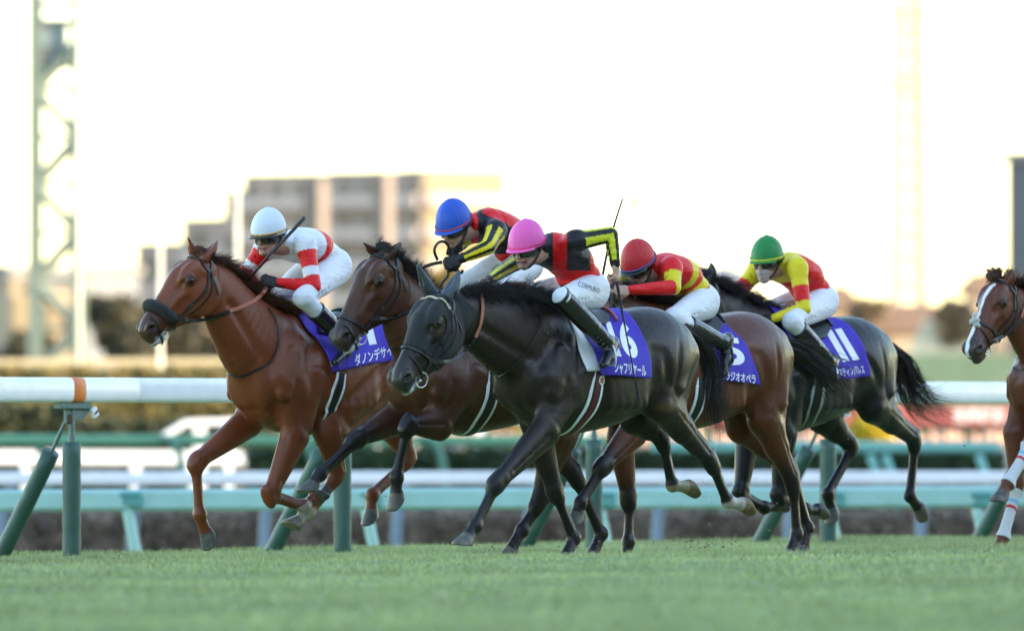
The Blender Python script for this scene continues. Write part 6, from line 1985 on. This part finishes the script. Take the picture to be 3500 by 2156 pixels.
# ---- block of flats
def block(name, x0, x1, ytop, Y, depth, rot, floors, bays, wallm, label, base=-.9, balc=True, winm=None, roof=True, group=None, shadow=None):
    """x0..x1 = extent of the front in the picture; rot turns the front about its near corner"""
    W = (XD(x1, Y) - XD(x0, Y)) / max(.2, math.cos(rot)); Hh = ZD(ytop, Y) - base
    c, s_ = math.cos(rot), math.sin(rot)
    ex = np.array((c, s_, 0)); ey = np.array((-s_, c, 0)); O = np.array((XD(x0, Y), Y, base)); ax = (ex, ey, (0, 0, 1))
    t = thing(name, tuple(O + ex * W / 2 + ey * depth / 2), label, 'building', group)
    MB().box(O + ex * W / 2 + ey * depth / 2 + (0, 0, Hh / 2), (W, depth, Hh), ax=ax).build('wall', wallm, t)
    if roof: MB().box(O + ex * W / 2 + ey * depth / 2 + (0, 0, Hh + .12), (W + .4, depth + .4, .30), ax=ax).build('roof', mat('roof_grey', (.22, .21, .21), rough=.8), t)
    fh = Hh / floors; bw = W / bays
    for i in range(floors):
        for j in range(bays):
            MB().box(O + ex * (j + .5) * bw + ey * (-.03) + (0, 0, (i + .52) * fh), (bw * .62, .10, fh * .55), ax=ax).build('window', winm or mat('dark_window', (.10, .09, .09), rough=.2), t)
        if balc: MB().box(O + ex * W / 2 - ey * .62 + (0, 0, i * fh + fh * .16), (W * .96, 1.15, fh * .34), ax=ax).build('balcony', mat('balcony_panel', (.50, .42, .39), rough=.8), t)
    return t
M_PINK = mat('grey_pink_render', (.44, .34, .30), rough=.85, noise=.06, nscale=.3)
M_CREAM = mat('cream_render', (.30, .24, .17), rough=.85, noise=.05, nscale=.3)
def xw(a, b, Y, r): return (XD(b, Y) - XD(a, Y)) * math.tan(r)
r_ = R(26); Y1 = 700
block('apartment_block', 582, 802, 424, Y1, 6, -r_, 8, 4, M_PINK, 'tall grey-pink block of flats with banded balconies behind the white pole')
Y2 = Y1 - xw(582, 800, 700, r_)
block('apartment_block', 798, 1018, 418, Y2, 6, -r_, 8, 4, mat('grey_render', (.31, .26, .25), rough=.85, noise=.06, nscale=.3), 'darker grey block of flats left of the blue cap')
block('apartment_block', 538, 640, 462, Y1 + 5, 6, -r_, 7, 2, M_PINK, 'stepped end of the tall flats around the white pole', balc=False)
Y3 = Y2 - xw(798, 1018, 700, r_)
block('apartment_block', 1012, 1215, 412, Y3, 12, R(24), 8, 4, M_CREAM, 'cream block of flats catching the sun behind the blue cap', winm=mat('warm_window', (.20, .15, .09), rough=.3))
block('apartment_block', 436, 680, 530, Y1 + 10, 6, -r_, 5, 3, M_PINK, 'lower stepped block left of the tall flats')
block('apartment_block', 326, 540, 588, Y1 + 16, 6, -r_, 4, 3, M_PINK, 'third step of the flats, above the ears of the chestnut', balc=False)
block('apartment_block', 236, 430, 642, Y1 + 21, 6, -r_, 3, 3, M_PINK, 'lowest step of the flats at the left', balc=False)
def extra(o_name, x0, x1, yt, yb, Y, m, label):
    t = thing(o_name, (XD(x0, Y), Y, -.9), label, 'building'); z0, z1 = -.9, ZD(yt, Y)
    W = XD(x1, Y) - XD(x0, Y); ex = np.array((math.cos(.45), -math.sin(.45), 0)); ey = np.array((math.sin(.45), math.cos(.45), 0))
    MB().box((XD(x0, Y) + W / 2, Y, (z0 + z1) / 2), (W, 1.5, z1 - z0), ax=(ex, ey, (0, 0, 1))).build('wall', m, t)
    for k in range(5): MB().box(np.array((XD(x0, Y) + W / 2, Y, z1 - 2 - k * 2.6)) - ey * .8, (W * .4, .1, 1.2), ax=(ex, ey, (0, 0, 1))).build('window', mat('dark_window', None), t)
extra('stair_tower', 735, 778, 430, 520, 676, mat('pale_render', (.20, .165, .15), rough=.85), 'pale stair tower on the front of the tall flats')
extra('stair_tower', 905, 935, 408, 520, 672, mat('dark_render', (.20, .165, .155), rough=.85), 'dark stair tower rising above the roof line of the flats')
block('office_building', -40, 24, 648, 400, 10, R(-35), 3, 2, mat('slate_wall', (.16, .17, .19), rough=.8), 'grey building cut by the left edge', balc=False)
block('sunlit_house', 26, 64, 668, 380, 5, R(20), 2, 1, M_CREAM, 'narrow sunlit house at the left edge', balc=False, winm=mat('warm_window', None))
block('sunlit_house', 108, 182, 690, 380, 5, R(20), 2, 2, M_CREAM, 'bright house seen through the lattice tower', balc=False, winm=mat('warm_window', None))
block('scoreboard', 2416, 2640, 384, 300, 3, R(-40), 1, 1, mat('slate_panel', (.10, .105, .115), rough=.7, noise=.04, nscale=.5), 'tall slate grey slab building cut by the right edge', balc=False, winm=mat('slate_panel', None))
# houses at the right with pitched roofs
def house(x0, x1, ywall, yridge, Y, label, wm, rm, rot=.2, base=-.9):
    W = XD(x1, Y) - XD(x0, Y); D_ = W * .8; hw = ZD(ywall, Y) - base; hr = ZD(yridge, Y) - base
    c, s_ = math.cos(rot), math.sin(rot); ex = np.array((c, s_, 0)); ey = np.array((-s_, c, 0)); O = np.array((XD(x0, Y), Y, base)); ax = (ex, ey, (0, 0, 1))
    t = thing('house', tuple(O + ex * W / 2), label, 'house', 'houses beyond the course')
    MB().box(O + ex * W / 2 + ey * D_ / 2 + (0, 0, hw / 2), (W, D_, hw), ax=ax).build('wall', wm, t)
    e0 = -.4; P = lambda a, b, z: O + ex * a + ey * b + np.array((0, 0, z))
    Vr = [P(e0, e0, hw - .1), P(W - e0, e0, hw - .1), P(W - e0, D_ - e0, hw - .1), P(e0, D_ - e0, hw - .1), P(W * .12, D_ / 2, hr), P(W * .88, D_ / 2, hr)]
    V2, F2 = thicken(np.array(Vr), [(0, 1, 5, 4), (1, 2, 5), (2, 3, 4, 5), (3, 0, 4)], np.tile((0, 0, .12), (6, 1)))
    mesh_obj('roof', V2, F2, rm, t, smooth=False)
    for j in range(3): MB().box(P(W * (.2 + .3 * j), -.03, hw * .62), (W * .14, .08, hw * .2), ax=ax).build('window', mat('dark_window', None), t)
RB = mat('blue_grey_tiles', (.15, .17, .20), rough=.7, noise=.1, nscale=2); RW = mat('brown_tiles', (.16, .10, .07), rough=.8, noise=.1, nscale=2); RY = mat('pale_metal_roof', (.60, .50, .32), rough=.6)
house(1600, 1800, 672, 642, 380, 'house with a blue-grey roof behind the red cap', M_CREAM, RB)
house(1930, 2060, 740, 690, 350, 'small cream house behind the green-capped jockey', M_CREAM, RW)
house(2090, 2290, 790, 735, 330, 'house with a brown roof above the tail of the black horse', mat('tan_wall', (.30, .24, .19), rough=.9), RW)
house(2200, 2330, 850, 770, 300, 'low building with a pale sloping roof left of the blazed horse', M_CREAM, RY, rot=-.1)
house(2330, 2420, 700, 660, 380, 'tan house behind the blazed horse', mat('tan_wall', None), RW)
house(1440, 1590, 720, 690, 380, 'cream house behind the pink-capped jockey', M_CREAM, RY)
# pale green wall
t = thing('green_wall', (XD(2200, 260), 260, -.9), 'pale green board wall above the running rail at the right', 'wall')
for k in range(14):
    x = 1500 + k * 82; MB().box((XD(x + 41, 260), 260, (ZD(848, 260) - .9) / 2), (XD(x + 80, 260) - XD(x, 260), .1, ZD(848, 260) + .9)).build('panel', mat('pale_green_boards', (.10, .16, .11), rough=.8, noise=.08, nscale=1), t)
# red banner with white characters
Y = 158; t = thing('red_banner', (XD(2250, Y), Y, -.9), 'long red banner with white lettering under the running rail at the right', 'banner')
x0, x1 = XD(1450, Y), XD(2520, Y); z0, z1 = ZD(1021, Y), ZD(972, Y)
MB().box(((x0 + x1) / 2, Y, (z0 + z1) / 2), (x1 - x0, .05, z1 - z0)).build('board', mat('banner_red', (.34, .085, .08), rough=.6), t)
for k in range(6): MB().box((x0 + (x1 - x0) * (k + .5) / 6, Y + .06, (z0 - .9) / 2), (.08, .05, z0 + .9)).build('post', M_STEEL, t)
cu = bpy.data.curves.new('t', 'FONT'); cu.body = '有馬記念'; cu.offset = .03; ob = bpy.data.objects.new('t', cu); COL.objects.link(ob); bpy.context.view_layer.update()
me = bpy.data.meshes.new_from_object(ob.evaluated_get(bpy.context.evaluated_depsgraph_get())); bpy.data.objects.remove(ob)
Vt = np.array([v.co[:] for v in me.vertices]); Ft = [tuple(p.vertices) for p in me.polygons]; bpy.data.meshes.remove(me)
Vt[:, 0] = (Vt[:, 0] - Vt[:, 0].min()) / (np.ptp(Vt[:, 0])); Vt[:, 1] = (Vt[:, 1] - Vt[:, 1].min()) / np.ptp(Vt[:, 1])
for xa_, xb_ in ((2285, 2410), (1880, 2010), (1560, 1690)):
    Vw = np.stack([XD(xa_, Y) + (XD(xb_, Y) - XD(xa_, Y)) * Vt[:, 0], np.full(len(Vt), Y - .03), z0 + .06 + (z1 - z0 - .10) * Vt[:, 1]], axis=1)
    mesh_obj('lettering', Vw, Ft, mat('banner_white', (.8, .78, .76), rough=.6), t, smooth=False)
# spectators: small blurred figures behind the hedge
V, F, Cc = [], [], []
rr = np.random.RandomState(5)
for k in range(150):
    Y = 150 + rr.rand() * 5; x = XD(980 + rr.rand() * 1480, Y); z = ZD(1052 + rr.rand() * 16, Y)
    col = [(.62, .40, .28), (.10, .10, .13), (.45, .42, .40), (.50, .12, .10), (.14, .18, .30), (.70, .66, .60)][rr.randint(6)]
    for (r, dz, sx, cc) in ((.17, -.28, 1.15, col), (.095, .05, .9, (.55, .33, .24))):
        o = len(V)
        for i in range(5):
            th = math.pi * i / 4
            for j in range(7):
                ph = 6.283 * j / 7; V.append((x + r * sx * math.sin(th) * math.cos(ph), Y + r * math.sin(th) * math.sin(ph), z + dz + r * 1.35 * math.cos(th))); Cc.append(cc)
        F += [(o + i * 7 + j, o + (i + 1) * 7 + j, o + (i + 1) * 7 + (j + 1) % 7, o + i * 7 + (j + 1) % 7) for i in range(4) for j in range(7)]
tag(mesh_obj('crowd', np.array(V), F, mat('crowd_clothes', None, rough=.7, attr=True), cols=np.array(Cc)), 'distant crowd of spectators above the dark hedge', 'crowd', kind='stuff')
# birds
for i, (x, y, lb) in enumerate(((1518, 496, 'upper grey bird flying behind the upright whip'), (1492, 548, 'lower grey bird flying behind the upright whip'))):
    Y = 120; c = np.array((XD(x, Y), Y, ZD(y, Y))); r = .055
    f = Field(.008); f.add(Cap(c + (-.10, 0, -.02), c + (.08, .02, .02), .03, .03, .02, .03), .02); f.add(Ell(c + (-.12, 0, -.01), ((1, 0, 0), (0, 1, 0), (0, 0, 1)), (.028, .024, .024)), .01)
    f.add(Cap(c + (.08, .02, .02), c + (.16, .03, .01), .006, .02, .004, .03), .01)
    V, F = f.run(); t = thing('bird', tuple(c), lb, 'bird', 'birds in flight'); mesh_obj('body', V, F, mat('grey_feathers', (.22, .26, .28), rough=.8), t)
    for s_ in (-1, 1):
        Vw = np.array([c + (-.05, 0, .01), c + (.05, .01, .01), c + (.07, -.10 * s_, .12 + .04 * i), c + (.10, -.16 * s_, .20), c + (.0, -.12 * s_, .17)]); V2, F2 = thicken(Vw, [(0, 1, 2, 4), (2, 3, 4)], np.tile((0, .0, .006), (5, 1)))
        mesh_obj('wing', V2, F2, mat('grey_feathers', None), t, smooth=False)

# ---- the grandstand behind the photographer, whose shadow lies over the course
G0 = np.array((0, 0, 0)) - RN * 30; ax = (RD, -RN, (0, 0, 1))
t = thing('grandstand', tuple(G0), 'tall concrete grandstand whose shadow covers the turf, behind the photographer', 'grandstand')
MC = mat('concrete', (.34, .33, .31), rough=.85, noise=.08, nscale=.5)
b = MB()
for k in range(10): b.box(G0 - RN * (k * 1.3 + .65) + (0, 0, .5 + k * .45), (360, 1.3, 1.0 + k * .9), ax=ax)
b.build('lower_tiers', MC, t)
MB().box(G0 - RN * 20 + (0, 0, 12.8), (360, 12, 25.6), ax=ax).build('main_block', MC, t)
MB().box(G0 - RN * 13 + (0, 0, 26.05), (364, 28, .9), ax=ax).build('roof', mat('roof_grey', None), t)
for k in range(3): MB().box(G0 - RN * 13.92 + (0, 0, 12 + k * 4), (352, .15, 2.6), ax=ax).build('glazing', mat('stand_glass', (.05, .06, .07), rough=.1), t)
for k in range(12): MB().box(G0 - RN * 2 + RD * (k * 31 - 170) + (0, 0, 12.8), (.7, .7, 25.6), ax=ax).build('column', MC, t)
